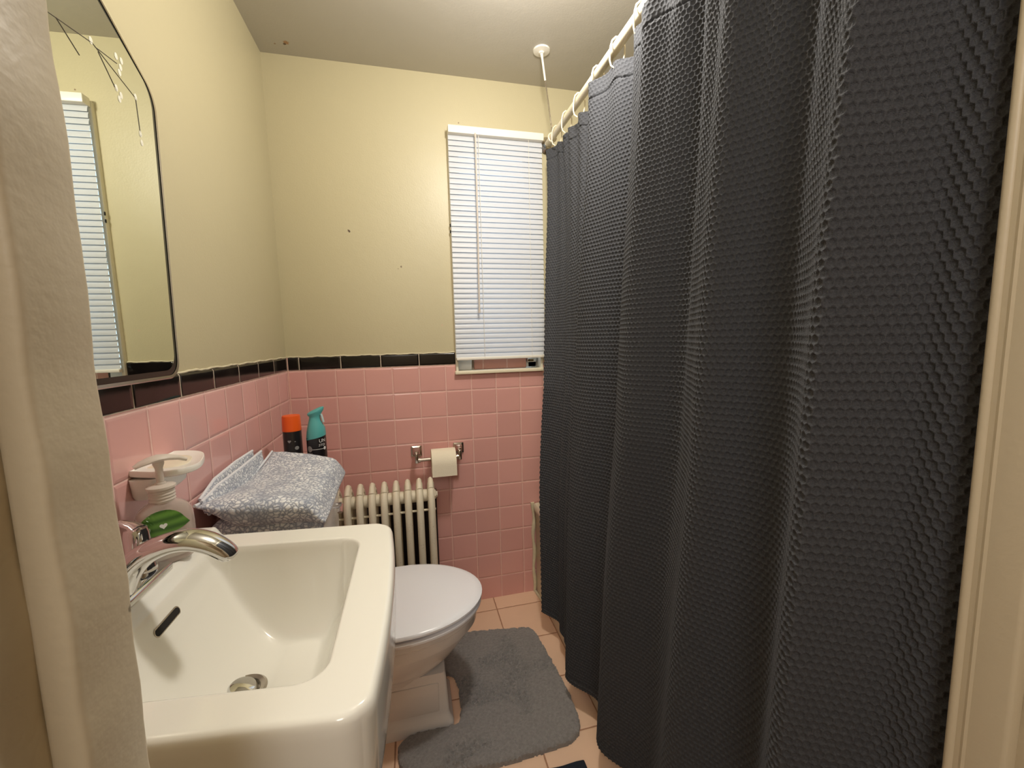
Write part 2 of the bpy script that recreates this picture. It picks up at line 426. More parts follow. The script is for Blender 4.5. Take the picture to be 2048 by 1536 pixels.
# hallway shell behind the camera
bm = bmesh.new(); box(bm, -.7, 2.2, -3.3, YF-.0, -.1, -.001); struct('floor_hallway', bm, M_wood)
bm = bmesh.new(); box(bm, -.7, 2.2, -3.3, YW, 2.32, 2.42); struct('ceiling_hallway', bm, M_hall)
bm = bmesh.new(); box(bm, -.8, -.7, -3.3, YW, 0, 2.42); struct('wall_hallway_left', bm, M_hall)
bm = bmesh.new(); box(bm, 2.2, 2.3, -3.3, YW, 0, 2.42); struct('wall_hallway_right', bm, M_hall)
bm = bmesh.new(); box(bm, -.8, 2.3, -3.4, -3.3, -.1, 2.42); struct('wall_hallway_rear', bm, M_hall)
bm = bmesh.new(); box(bm, -.8, -.12, YW, YW+.1, 0, 2.42); box(bm, XR+.12, 2.3, YW, YW+.1, 0, 2.42); box(bm, -.8, 2.3, YW, YW+.1, H+.1, 2.42); struct('wall_hallway_front', bm, M_hall)

# window
wn_ = empty('window_1', (.844, .05, WZ0), kind='structure')
bm = bmesh.new()
for a in ((WX0-.012, WX0, -.010, .14, WZ0-.012, WZ1+.012), (WX1, WX1+.012, -.010, .14, WZ0-.012, WZ1+.012), (WX0, WX1, -.010, .14, WZ1, WZ1+.012)): box(bm, *a, .002, 1)
fin('window_casing', bm, simple('window frame paint', (238, 232, 214), .5, nscale=20, bump=.001), wn_)
bm = bmesh.new(); box(bm, WX0-.016, WX1+.016, -.022, .06, WZ0-.014, WZ0, .003); fin('window_sill', bm, M_cream, wn_)
bm = bmesh.new()
for a in ((WX0, WX0+.04, .06, .09, WZ0, WZ1), (WX1-.04, WX1, .06, .09, WZ0, WZ1), (WX0, WX1, .06, .09, WZ0, WZ0+.05), (WX0, WX1, .06, .09, WZ1-.04, WZ1), (WX0, WX1, .06, .095, 1.50, 1.54)): box(bm, *a, .003, 1)
sash_ = fin('sash', bm, M_white, wn_)
bm = bmesh.new(); box(bm, WX0+.035, WX1-.035, .074, .078, WZ0+.045, WZ1-.035); fin('pane', bm, M_glass, sash_, smooth=False)
bm = bmesh.new(); box(bm, .735, .975, .046, .060, WZ0, WZ0+.052, .002, 1); fin('tile_strip', bm, tile_mat('sill tile', .885, 0, TP, 5, 0, 2, (222, 160, 138), (235, 190, 168), .003, .15), wn_)
bm = bmesh.new(); box(bm, .725, .734, .036, .058, WZ0, WZ0+.055, .001, 1); fin('sash_stop', bm, M_steel, wn_)
bm = bmesh.new(); box(bm, WX0+.001, .724, .030, .046, WZ0, WZ0+.060, .002, 1); fin('sash_guide', bm, M_white, wn_)
bm = bmesh.new(); box(bm, .978, 1.022, .034, .058, WZ0+.024, WZ0+.044, .003); fin('latch', bm, M_chrome, wn_)

# ------------------------------------------------------------ blind
bl = empty('mini_blind', (.844, -.02, 1.10), 'white horizontal mini blind lowered over the window, with a clear tilt wand', 'blind')
BX0, BX1 = .652, 1.041; YBl = -.024
bm = bmesh.new(); box(bm, BX0-.001, BX1+.003, -.045, -.010, 1.995, 2.024, .003); fin('headrail', bm, M_white, bl)
nS = 43; zt, zb = 1.986, 1.122
for i in range(nS):
    z = zt+(zb-zt)*i/(nS-1); ang = math.radians(70 + 1.5*math.sin(i*1.7)); rings = []
    for x in (BX0, BX1):
        ring = []
        pts = []
        for k in range(7):
            s = (k/6-.5); d = .0125*2*s; bow = .0022*(1-4*s*s)
            yy = d*math.cos(ang); zz = d*math.sin(ang)
            pts.append((YBl+yy+bow*-math.sin(ang), z+zz+bow*math.cos(ang)))
        ring = [(x, p[0], p[1]) for p in pts]+[(x, p[0]+.0004, p[1]+.0002) for p in pts[::-1]]
        rings.append(ring)
    bm = bmesh.new(); loft(bm, rings); fin('slat', bm, M_blindm, bl)
bm = bmesh.new(); box(bm, BX0, BX1, -.036, -.014, 1.101, 1.113, .003); fin('bottom_rail', bm, M_white, bl)
bm = bmesh.new(); sweep(bm, [(.758, -.052, 1.985), (.756, -.051, 1.6), (.752, -.050, 1.31)], .0032, 6); sweep(bm, [(.752, -.05, 1.312), (.752, -.05, 1.295)], .0045, 8); sweep(bm, [(.758, -.052, 1.98), (.758, -.046, 1.998)], .004, 8); fin('tilt_wand', bm, M_pump, bl)
for x in (.772, .98):
    bm = bmesh.new(); sweep(bm, [(x, YBl-.0135, 2.0), (x, YBl-.0135, 1.55), (x, YBl-.0135, 1.105)], .0009, 5); fin('ladder_cord', bm, M_white, bl)
for z in (1.62, 1.645):
    bm = bmesh.new(); box(bm, .6475, .6515, -.0135, -.009, z, z+.012, .001, 1); fin('bracket_screw', bm, M_dark, bl)

# ------------------------------------------------------------ mirror
mi = empty('wall_mirror', (0, -.84, 1.127), 'tall frameless wall mirror above the sink with etched flower sprigs and rounded corners', 'mirror')
def mirror_outline(inset, n=8):
    yr, zb_, zt_ = -.838+inset*-1, 1.130+inset, 1.76-inset
    pts = []
    yl = -1.44+inset
    def arc(cy, cz, r, a0, a1):
        for k in range(n+1):
            a = math.radians(a0+(a1-a0)*k/n); pts.append((cy+r*math.cos(a), cz+r*math.sin(a)))
    r = .03
    arc(yr-r-.006, zb_+r, r, -90, 0)
    arc(yr-.055+.012, 1.612, .055, 0, 47)
    arc(-1.055-inset*.3, 1.735-inset, .05, 47, 90)
    pts.append((yl+.12, 1.785-inset)); pts.append((yl, 1.66-inset)); pts.append((yl, zb_))
    return pts
O, I1 = mirror_outline(0), mirror_outline(.0065)
bm = bmesh.new(); loft(bm, [[(-.004, y, z) for y, z in O], [(.010, y, z) for y, z in O], [(.0125, y, z) for y, z in mirror_outline(.002)]], True, False)
loft(bm, [[(.0125, y, z) for y, z in mirror_outline(.002)], [(.0122, y, z) for y, z in mirror_outline(.0065)]], False, False); fin('edge_band', bm, M_steel, mi)
bm = bmesh.new(); loft(bm, [[(.0112, y, z) for y, z in mirror_outline(.006)], [(.0122, y, z) for y, z in mirror_outline(.016)]], False, True); fin('bevel', bm, M_mirroredge, mi)
bm = bmesh.new(); bm.faces.new([bm.verts.new((.0124, y, z)) for y, z in mirror_outline(.016)]); r_ = bmesh.ops.extrude_face_region(bm, geom=list(bm.faces)); bmesh.ops.translate(bm, vec=(.0002, 0, 0), verts=[v for v in r_['geom'] if isinstance(v, bmesh.types.BMVert)])
fin('mirror_glass', bm, M_mirror, mi, smooth=False)
et = bmesh.new()
def etch_line(a, b): sweep(et, [(.0128, a[0]-.042, a[1]-.014), (.0128, b[0]-.042, b[1]-.014)], .0006, 5)
etch_line((-1.016, 1.637), (-.935, 1.650)); etch_line((-.935, 1.650), (-.845, 1.622)); etch_line((-.845, 1.622), (-.843, 1.562)); etch_line((-.93, 1.648), (-.884, 1.653)); etch_line((-.925, 1.645), (-.893, 1.608)); etch_line((-1.0, 1.64), (-.965, 1.615))
fin('etched_stem', et, M_stem, mi)
for (y, z) in [(-1.03, 1.66), (-1.02, 1.648), (-1.035, 1.635), (-.938, 1.652), (-.884, 1.664), (-.876, 1.652), (-.872, 1.664), (-.880, 1.642), (-.893, 1.612), (-.888, 1.598), (-.883, 1.606), (-.845, 1.624), (-.843, 1.566), (-.842, 1.552)]:
    bm = bmesh.new(); lathe(bm, [(.0001, -.0004), (.0034, -.0003), (.0036, .0002), (.0001, .0006)], (.0128, y-.042, z-.014), 10, Matrix.Rotation(math.pi/2, 4, 'Y'), 1.5, 1); fin('etched_petal', bm, M_etch, mi)

mi.location = (.026, -.84, 1.127); mi.rotation_euler = (0, 0, math.radians(-1.2))

# ------------------------------------------------------------ sink
SH = -.12
sk = empty('sink', (.2, -1.1, 0), 'cream porcelain wall sink with raised faucet deck under the mirror', 'sink')
RZ = .820; XF = .412; YFAR, YNEAR = -.858, -1.318
nx, ny = 190, 220
s = np.linspace(0, 1, nx)[None, :]; t = np.linspace(0, 1, ny)[:, None]
def sink_xy(s, t):
    bow = .014*(1-(2*t-1)**2)
    x = .002 + (XF-.002+bow)*s; yc = (YNEAR + (YFAR-YNEAR)*t)
    return x, yc + SH*x
# superellipse corner rounding of the footprint
a = 2*s-1+0*t; b = 2*t-1+0*s
def rndc(a, b, r=.11):
    aa, bb = np.abs(a), np.abs(b); k = 1-r
    d = np.sqrt(np.clip(aa-k, 0, None)**2+np.clip(bb-k, 0, None)**2)
    return a, b, d
X, Y = sink_xy(s+0*t, t+0*s)
# pull the two front corners in so they are round
cr = .035
def pull(X, Y):
    ux = X-(XF-cr); 
    for sgn, yc in ((1, YFAR), (-1, YNEAR)):
        uy = sgn*((Y-SH*X)-(yc-sgn*cr))
        msk = (ux > 0) & (uy > 0)
        L = np.maximum(np.abs(ux), np.abs(uy))/cr; n_ = np.sqrt(ux**2+uy**2)+1e-9
        sc = np.where(msk, L*cr/n_, 1.0)
        mm = np.maximum(ux, uy)/n_
        sc = np.where(msk, mm, 1.0)
        X = np.where(msk, (XF-cr)+ux*sc, X)
        Yn = (yc-sgn*cr)+sgn*uy*sc
        Y = np.where(msk, Yn+SH*X, Y)
        ux = X-(XF-cr)
    return X, Y
X, Y = pull(X, Y)
yy = Y-SH*X
bx0, bx1, by0, by1 = .092, .360, YNEAR+.052, YFAR-.062
def softmin(*a_):
    k = 9.0; return -np.log(sum(np.exp(-k*q) for q in a_))/k
m_ = softmin((X-bx0)/.115, (bx1-X)/.060, (yy-by0)/.060, (by1-yy)/.050)+.0
# rounded corners of the basin opening
def corner(cx0, cy0, sx_, sy_, r):
    dx = (X-cx0)*sx_; dy = (yy-cy0)*sy_
    return np.where((dx > 0) & (dy > 0), (r-np.sqrt(dx*dx+dy*dy))/.07, 9.0)
rr_ = .035
for (cx0, cy0, sx_, sy_) in ((bx1-rr_, by1-rr_, 1, 1), (bx1-rr_, by0+rr_, 1, -1), (bx0+rr_, by1-rr_, -1, 1), (bx0+rr_, by0+rr_, -1, -1)):
    m_ = np.minimum(m_, corner(cx0, cy0, sx_, sy_, rr_))
mm = np.clip(m_+.02, 0, 1.4)/1.4
depth = .156*(1-(1-np.clip(mm*1.15, 0, 1))**1.75)
depth = depth*smooth01(m_/.12+.15)
slope = .010*np.clip(1-np.hypot(X-.19, yy-(-1.088))/.2, 0, 1)
zd = .017*(1-smooth01((X-.078)/.016))       # raised deck
ledge = .022*(1-smooth01((X-.016)/.008))    # back ledge along the wall
Z = RZ + zd + ledge - depth - slope*(depth > .05)*smooth01(depth/.15)
edge = np.minimum.reduce([(XF+.014-X)*1.0, np.abs(YFAR-yy), np.abs(yy-YNEAR)])
# rounded outer lip
sd = np.minimum(np.minimum(1-s+0*t, t+0*s)*1.0, 1-t+0*s)
lip = np.minimum.reduce([(1-s)*XF+0*t, (t+0*s)*.46, (1-t+0*s)*.46]); rl = .010
Z = Z - np.where(lip < rl, rl-np.sqrt(np.clip(rl**2-(rl-lip)**2, 0, None)), 0)
bx_z = Z
gm = grid_mesh('basin', X, Y, Z, M_sink, sk, (.2, -1.1, 0))
# skirt + underside, joined to the same porcelain
bm = bmesh.new(); bm.from_mesh(gm.data)
bm.verts.ensure_lookup_table()
idx = np.arange(ny*nx).reshape(ny, nx)
loop = list(idx[0, :])+list(idx[1:, -1])+list(idx[-1, -2::-1])+list(idx[-2:0:-1, 0])
cen = Vector((.19-.2, -1.11+1.1, 0))
prev = [bm.verts[i] for i in loop]
for (zz, k) in ((.800, 1.0), (.76, .996), (.715, .985), (.690, .972), (.672, .945), (.662, .88), (.65, .6), (.645, .3)):
    cur = []
    for v0 in loop:
        p = bm.verts[v0].co if False else base_co[v0] if 'base_co' in globals() else None
        if p is None:
            base_co = {i: bm.verts[i].co.copy() for i in loop}; p = base_co[v0]
        x_ = max(cen.x+(p.x-cen.x)*k, -.198) if p.x > -.19 else p.x
        cur.append(bm.verts.new((x_, cen.y+(p.y-cen.y)*k, zz)))
    n_ = len(cur)
    for j in range(n_): bm.faces.new((prev[j], prev[(j+1) % n_], cur[(j+1) % n_], cur[j]))
    prev = cur
    bm.verts.ensure_lookup_table()
bm.faces.new(prev)
bmesh.ops.recalc_face_normals(bm, faces=bm.faces)
bm.to_mesh(gm.data); bm.free()
for p in gm.data.polygons: p.use_smooth = True
# pedestal
def rrect(x0, x1, y0, y1, z, r, n=5):
    out = []
    for cx_, cy_, a0 in ((x1-r, y1-r, 0), (x0+r, y1-r, 90), (x0+r, y0+r, 180), (x1-r, y0+r, 270)):
        for k in range(n+1):
            q = math.radians(a0+90*k/n); out.append((cx_+r*math.cos(q), cy_+r*math.sin(q), z))
    return out
bm = bmesh.new(); loft(bm, [rrect(.02, .26, -1.22, -1.0, z, .03) if z < .03 else rrect(.03, .26-.05*(1-abs(z-.35)/.35)*1.0, -1.2+.02*(1-abs(z-.35)/.35), -1.02-.02*(1-abs(z-.35)/.35), z, .03) for z in (0, .025, .04, .15, .3, .45, .6, .648)])
fin('pedestal', bm, M_sink, sk)
# overflow slot, sits on the sloping back wall of the basin
def zat(x, y):
    d_ = (X-x)**2+(Y-y)**2; i_ = np.unravel_index(np.argmin(d_), d_.shape); return float(Z[i_])
def surf(x, y):
    z0 = zat(x, y); e = .006
    nx_ = -(zat(x+e, y)-zat(x-e, y))/(2*e); ny_ = -(zat(x, y+e)-zat(x, y-e))/(2*e)
    return Vector((x, y, z0)), Vector((nx_, ny_, 1)).normalized()
def slot(bm, rw, rh, lift, lo):
    p, n_ = surf(.105, -1.098)
    tv = Vector((0, 1, 0)); tv = (tv-n_*tv.dot(n_)).normalized(); bv = n_.cross(tv)
    ring = []
    for k in range(32):
        q = 2*math.pi*k/32; cx_ = (rw-rh)*(1 if math.cos(q) > 0 else -1)
        ring.append(p+tv*(cx_+rh*math.cos(q))+bv*rh*math.sin(q))
    loft(bm, [[v+n_*lo for v in ring], [v+n_*lift for v in ring]])
bm = bmesh.new(); slot(bm, .031, .0072, .0010, -.006); fin('overflow_ring', bm, M_steel, sk)
bm = bmesh.new(); slot(bm, .0293, .0050, .0014, -.004); fin('overflow_slot', bm, M_dark, sk)
# drain
pz, nn = surf(.197, -1.112); DZ = pz.z+.001
bm = bmesh.new(); lathe(bm, [(.012, -.012), (.030, -.006), (.033, .002), (.030, .0045), (.024, .003), (.022, -.002), (.012, -.004)], (.197, -1.112, DZ), 36); fin('drain_ring', bm, M_steel, sk)
bm = bmesh.new(); lathe(bm, [(.001, -.004), (.019, -.002), (.021, .001), (.017, .006), (.008, .008), (.001, .0085)], (.197, -1.112, DZ+.006), 32, Matrix.Rotation(math.radians(14), 4, 'Y')); fin('drain_stopper', bm, M_chrome, sk)
# faucet
DK = RZ+.017
bm = bmesh.new()
box(bm, .028, .082, -1.20, -1.02, DK-.004, DK+.012, .006, 3)
path = []; rad = []
ctrl = [(.056, DK+.004, .026, .022), (.060, DK+.020, .025, .020), (.074, DK+.045, .023, .0175), (.096, DK+.066, .022, .0155), (.124, DK+.078, .0215, .0145), (.150, DK+.080, .021, .014), (.172, DK+.073, .020, .0135), (.188, DK+.062, .0185, .0125), (.199, DK+.051, .0165, .011), (.202, DK+.046, .012, .0075)]
n_c = len(ctrl)
def cat(c, u):
    i = min(int(u), len(c)-2); f = u-i; g = lambda k: np.array(c[max(0, min(len(c)-1, k))])
    p0, p1, p2, p3 = g(i-1), g(i), g(i+1), g(i+2)
    return .5*((2*p1)+(-p0+p2)*f+(2*p0-5*p1+4*p2-p3)*f*f+(-p0+3*p1-3*p2+p3)*f**3)
for k in range(41):
    q = cat(ctrl, k/40*(n_c-1)); path.append((q[0], -1.112, q[1])); rad.append((q[2], q[3]))
sweep(bm, path, rad, 28, up=Vector((0, 0, 1)))
fc = fin('faucet', bm, M_chrome, sk)
for yh in (-1.047, -1.177):
    bm = bmesh.new()
    lathe(bm, [(.021, 0), (.022, .004), (.0195, .010), (.0180, .03), (.0165, .05), (.0158, .064), (.014, .070), (.006, .073), (.001, .0735)], (.052, yh, DK+.010), 28)
    sgn = 1 if yh > -1.1 else -1
    sweep(bm, [(.056, yh-sgn*.002, DK+.079), (.046, yh+sgn*.004, DK+.083), (.026, yh+sgn*.010, DK+.088)], [(.012, .005), (.010, .0045), (.006, .0035)], 14)
    h_ = fin('faucet_handle', bm, M_chrome, fc)

# ------------------------------------------------------------ soap bottle
sx, sy, sz = .062, -.993, DK+.001
sb = empty('soap_bottle', (sx, sy, sz), 'clear pump soap bottle with a green leaf label on the sink deck', 'soap bottle')
def sell(a_, b_, z, n=36, p=2.6):
    out = []
    for k in range(n):
        q = 2*math.pi*k/n; c0, s0 = math.cos(q), math.sin(q)
        out.append((sx+a_*math.copysign(abs(c0)**(2/p), c0), sy+b_*math.copysign(abs(s0)**(2/p), s0), z))
    return out
# wide across y, shallow across x ; turned a little towards the door
ROTB = Matrix.Translation((sx, sy, 0)) @ Matrix.Rotation(math.radians(-52), 4, 'Z') @ Matrix.Translation((-sx, -sy, 0))
def rotb(bm): bmesh.ops.transform(bm, matrix=ROTB, verts=bm.verts); return bm
prof = [(0, .031, .019), (.004, .035, .0215), (.02, .0375, .0225), (.045, .0385, .023), (.070, .0378, .0225), (.086, .034, .0205), (.095, .026, .018), (.100, .0185, .0155), (.104, .0145, .0145)]
PS = [cat(prof, k/24*(len(prof)-1)) for k in range(25)]
bm = bmesh.new(); loft(bm, [sell(q[2], q[1], sz+q[0]) for q in PS]); fin('bottle', rotb(bm), M_bottle, sb)
bm = bmesh.new()
loft(bm, [sell(q[2]*.86, q[1]*.9, sz+max(q[0], .004)) for q in [cat(prof, k/24*(len(prof)-1)) for k in range(0, 17)]])
fin('liquid_soap', rotb(bm), clear('liquid soap', (220, 204, 196), .45, .1, 1.35), sb)
bm = bmesh.new()
for k in range(4): lathe(bm, [(.0165, .102+k*.005), (.0178, .1035+k*.005), (.0165, .1065+k*.005)], (sx, sy, sz), 30)
lathe(bm, [(.0168, .10), (.0168, .122), (.0195, .1225), (.0195, .126), (.015, .128), (.008, .129), (.007, .132)], (sx, sy, sz), 30)
fin('collar', rotb(bm), M_pump, sb)
bm = bmesh.new(); lathe(bm, [(.0052, .128), (.0052, .155), (.0075, .162), (.0078, .168)], (sx, sy, sz), 18)
hd = [(-.030, .163), (-.022, .167), (-.010, .1705), (0, .172), (.012, .171), (.026, .167), (.037, .161)]
sweep(bm, [(sx, sy+u_, sz+z_) for u_, z_ in hd], [(.006, .003), (.012, .004), (.015, .005), (.015, .0055), (.012, .005), (.007, .004), (.004, .003)], 16)
sweep(bm, [(sx, sy, sz+.13), (sx, sy, sz+.01)], .0025, 8)
fin('pump', rotb(bm), M_pump, sb)
def lbl(pts2, off=.0006):
    """flat art (y', z) pressed onto the bottle's front face (+x side before rotation)"""
    bm = thicken_flat(pts2, .0002)
    for v in bm.verts:
        yv, zv, hv = v.co
        zz = min(max(zv, 0), .1); i_ = min(range(len(PS)), key=lambda k: abs(PS[k][0]-zz)); A, B = PS[i_][2], PS[i_][1]
        xx = A*max(0, 1-min(1, abs(yv)/B)**2.6)**(1/2.6)
        v.co = (sx+xx+off+hv, sy+yv, sz+zv)
    return rotb(bm)
# two-sided print facing the room
lab = fin('label', lbl([[(-.032, .010), (.024, .010), (.024, .050), (-.032, .048)]], .0004), M_labelc, sb, smooth=True)
arc_ = [(-.031, .040)]+[(-.003+.029*math.cos(q), .044+.029*math.sin(q)) for q in [math.pi-.05-k*(math.pi-.5)/14 for k in range(15)]]+[(.030, .047), (.016, .041), (-.004, .039)]
fin('leaf_print', lbl([[(a_*1.08-.004, (b_-.040)*1.15+.053) for a_, b_ in arc_]], .0006), M_leaf, sb)
fin('heart_print', lbl([heart(-.007, .066, .0100)], .0011), M_printw, sb)
fin('letter_lines', lbl([[(x_, z_), (x_+.0022, z_), (x_+.0022, z_+.0028), (x_, z_+.0028)] for z_ in (.036,) for x_ in np.arange(-.016, .008, .0034)]+[[(-.018, .030), (.012, .030), (.012, .0322), (-.018, .0322)], [(-.012, .024), (.002, .024), (.002, .0248), (-.012, .0248)]], .0011), M_print, sb)
bm = None

# ------------------------------------------------------------ soap dish
sd_ = empty('soap_dish', (0, -.9, .95), 'white ceramic wall soap dish behind the soap bottle', 'soap dish')
def dish(z, g, x0=-.002):
    base = [(0, -.958), (.045, -.975), (.075, -.970), (.092, -.948), (.090, -.915), (.070, -.862), (.045, -.836), (.015, -.826), (0, -.824)]
    cen_ = (.04, -.91); out = []
    n0 = len(base)
    for k in range(32):
        u = k/32*(n0-1); q = cat(base, u)
        out.append((max(x0, cen_[0]+(q[0]-cen_[0])*g), cen_[1]+(q[1]-cen_[1])*g, z))
    return out
bm = bmesh.new(); loft(bm, [dish(.970, .90), dish(.973, .985), dish(.976, 1.0), dish(.981, 1.0), dish(.983, .985), dish(.983, .95), dish(.9815, .91), dish(.981, .3)])
fin('tray', bm, M_ceramic, sd_)
bm = bmesh.new()
loft(bm, [rrect(-.002, .03, -.955, -.865, .93, .010), rrect(-.002, .038, -.962, -.858, .938, .012), rrect(-.002, .045, -.968, -.852, .968, .014)])
fin('bracket', bm, M_ceramic, sd_)
bm = bmesh.new(); loft(bm, [[(p[0], p[1], p[2]) for p in dish(.9805, .62)], dish(.9822, .58), dish(.9826, .3)]); fin('soap_residue', bm, M_soapcream, sd_)

# ------------------------------------------------------------ toilet
TY = -.515
tl = empty('toilet', (.3, TY, 0), 'white two-piece toilet with closed lid between sink and radiator', 'toilet')
def egg(xb, xf, hw, z, n=56, e=2.0, yb=None):
    out = []; xc = xb+(xf-xb)*.48
    for k in range(n):
        q = 2*math.pi*k/n; c0, s0 = math.cos(q), math.sin(q)
        if c0 >= 0: x = xc+(xf-xc)*abs(c0)**(2/e); ee = e
        else: x = xc-(xc-xb)*abs(c0)**(2/3.2); ee = 3.2
        out.append((x, TY+hw*math.copysign(abs(s0)**(2/ee), s0), z))
    return out
bowl = [(.20, .500, .072, .155), (.20, .512, .080, .175), (.19, .535, .102, .20), (.18, .565, .135, .235), (.17, .598, .156, .275), (.17, .624, .171, .31), (.17, .632, .173, .318), (.17, .634, .174, .345), (.17, .640, .180, .352), (.17, .640, .180, .366)]
bm = bmesh.new(); loft(bm, [egg(b[0], b[1], b[2], b[3]) for b in bowl])
loft(bm, [egg(.03, .25, .15, .30, e=3), egg(.03, .25, .17, .375, e=3)])
fin('bowl', bm, M_toilet, tl)
bm = bmesh.new()
loft(bm, [rrect(.08, .542, TY-.083, TY+.083, 0, .012), rrect(.08, .542, TY-.083, TY+.083, .022, .012), rrect(.083, .538, TY-.079, TY+.079, .030, .012), rrect(.088, .532, TY-.074, TY+.074, .040, .010), rrect(.09, .530, TY-.071, TY+.071, .05, .008), rrect(.09, .524, TY-.069, TY+.069, .168, .008), rrect(.092, .521, TY-.070, TY+.070, .18, .012)])
for sg in (-1, 1): box(bm, .30, .50, TY+sg*.0685-.004, TY+sg*.0685+.004, .055, .15, .003)
fin('pedestal_base', bm, M_toilet, tl)
bm = bmesh.new(); loft(bm, [egg(.19, .640, .181, .367), egg(.188, .650, .184, .371), egg(.188, .650, .184, .377), egg(.19, .643, .180, .3805)]); fin('seat', bm, M_lid, tl)
bm = bmesh.new(); loft(bm, [egg(.195, .632, .174, .3845), egg(.193, .636, .177, .3895), egg(.186, .653, .185, .3915), egg(.186, .653, .185, .397), egg(.189, .643, .182, .4015), egg(.20, .63, .172, .4035), egg(.27, .52, .09, .405)]); lid_ = fin('lid', bm, M_lid, tl)
for yh in (-.07, .07):
    bm = bmesh.new(); sweep(bm, [(.205, TY+yh-.02, .39), (.205, TY+yh+.02, .39)], .010, 14); fin('hinge', bm, M_lid, lid_)
bm = bmesh.new(); loft(bm, [rrect(.012+.004, .195, TY-.195, TY+.195, .377, .03), rrect(.010, .205, TY-.205, TY+.205, .55, .03), rrect(.008, .21, TY-.212, TY+.212, .715, .03)]); tank_ = fin('tank', bm, M_toilet, tl)
bm = bmesh.new(); loft(bm, [rrect(.006, .218, TY-.218, TY+.218, .716, .03), rrect(.004, .222, TY-.222, TY+.222, .724, .03), rrect(.004, .222, TY-.222, TY+.222, .738, .03), rrect(.010, .216, TY-.216, TY+.216, .746, .03), rrect(.02, .206, TY-.206, TY+.206, .748, .03)]); fin('tank_lid', bm, M_toilet, tl)
bm = bmesh.new(); sweep(bm, [(.208, TY+.15, .66), (.225, TY+.15, .66)], .010, 12); sweep(bm, [(.222, TY+.155, .66), (.226, TY+.10, .655)], [(.006, .004), (.008, .004)], 10); fin('flush_lever', bm, M_chrome, tank_)
TT = .7485

# ------------------------------------------------------------ towel
tw = empty('folded_towel', (.15, -.6, TT), 'folded blue-grey and white pebble-patterned towel draped on the toilet tank', 'towel')
def slab(name, fn_top, fn_bot, m, nu=110, nv=120, rnd=.10, parent=tw, noise=.003, seed=1):
    """closed soft slab; fn(u,v)->xyz arrays, u,v in 0..1"""
    u = np.linspace(0, 1, nu)[None, :]+np.zeros((nv, 1)); v = np.linspace(0, 1, nv)[:, None]+np.zeros((1, nu))
    tx, ty, tz = fn_top(u, v); bx, by, bz = fn_bot(u, v)
    e = np.minimum(np.minimum(u, 1-u)*1.0, np.minimum(v, 1-v))
    k = np.sqrt(np.clip(1-(1-np.clip(e/rnd, 0, 1))**2, 0, 1))
    mz = (tz+bz)/2; mx = (tx+bx)/2; my = (ty+by)/2
    nz_ = noise*(vnoise(u*9, v*9, seed)+.5*vnoise(u*23, v*23, seed+1)-.75)
    T = (mx+(tx-mx)*k, my+(ty-my)*k, mz+(tz-mz)*k+nz_*k); B = (mx+(bx-mx)*k, my+(by-my)*k, mz+(bz-mz)*k)
    off = Vector(parent.location)
    V = np.concatenate([np.stack(T, -1).reshape(-1, 3), np.stack(B, -1).reshape(-1, 3)])-np.array(off)
    idx = np.arange(nu*nv).reshape(nv, nu); f1 = np.stack([idx[:-1, :-1], idx[:-1, 1:], idx[1:, 1:], idx[1:, :-1]], -1).reshape(-1, 4)
    bm = bmesh.new(); vs2 = [bm.verts.new(p) for p in V.tolist()]
    for f in f1.tolist():
        bm.faces.new([vs2[i] for i in f]); bm.faces.new([vs2[i+nu*nv] for i in f[::-1]])
    bmesh.ops.remove_doubles(bm, verts=bm.verts, dist=1e-5); bmesh.ops.recalc_face_normals(bm, faces=bm.faces)
    me = bpy.data.meshes.new(name); bm.to_mesh(me); bm.free()
    for p in me.polygons: p.use_smooth = True
    return link(name, me, m, parent)
def bil(P00, P10, P11, P01, u, v):
    return [P00[i]*(1-u)*(1-v)+P10[i]*u*(1-v)+P11[i]*u*v+P01[i]*(1-u)*v for i in range(3)]
# u: wall -> room, v: near -> far
def top1(u, v):
    x, y, z = bil((.018, -.812, .862), (.272, -.815, .838), (.272, -.49, .846), (.045, -.395, .878), u, v)
    z = z-.030*np.sin(np.pi*v)*(1-u)**2 - .040*smooth01((u-.84)/.16)*(1-.35*v) + .006*np.sin(np.pi*u)
    z = z+.004*np.sin(7*v+3*u); y = y-.018*np.sin(np.pi*u)*(1-v)
    return x, y, z
def bot1(u, v):
    x, y, z = bil((.018, -.800, .846), (.258, -.800, .782), (.250, -.50, .778), (.045, -.40, .800), u, v)
    z = z-.05*smooth01(u/.35)*(1-v)*(1-u)*1.2
    return x, y, z
slab('top_fold', top1, bot1, M_towel, rnd=.11)
def top2(u, v):
    x, y, z = bil((.03, -.800, .815), (.262, -.800, .797), (.245, -.50, .79), (.04, -.41, .81), u, v)
    return x, y-.010*np.sin(np.pi*u)*(1-v), z
def bot2(u, v):
    x, y, z = bil((.03, -.785, .752), (.252, -.785, .752), (.24, -.50, .752), (.04, -.41, .752), u, v)
    return x, y, z
slab('bottom_fold', top2, bot2, M_towel, rnd=.12, seed=5)
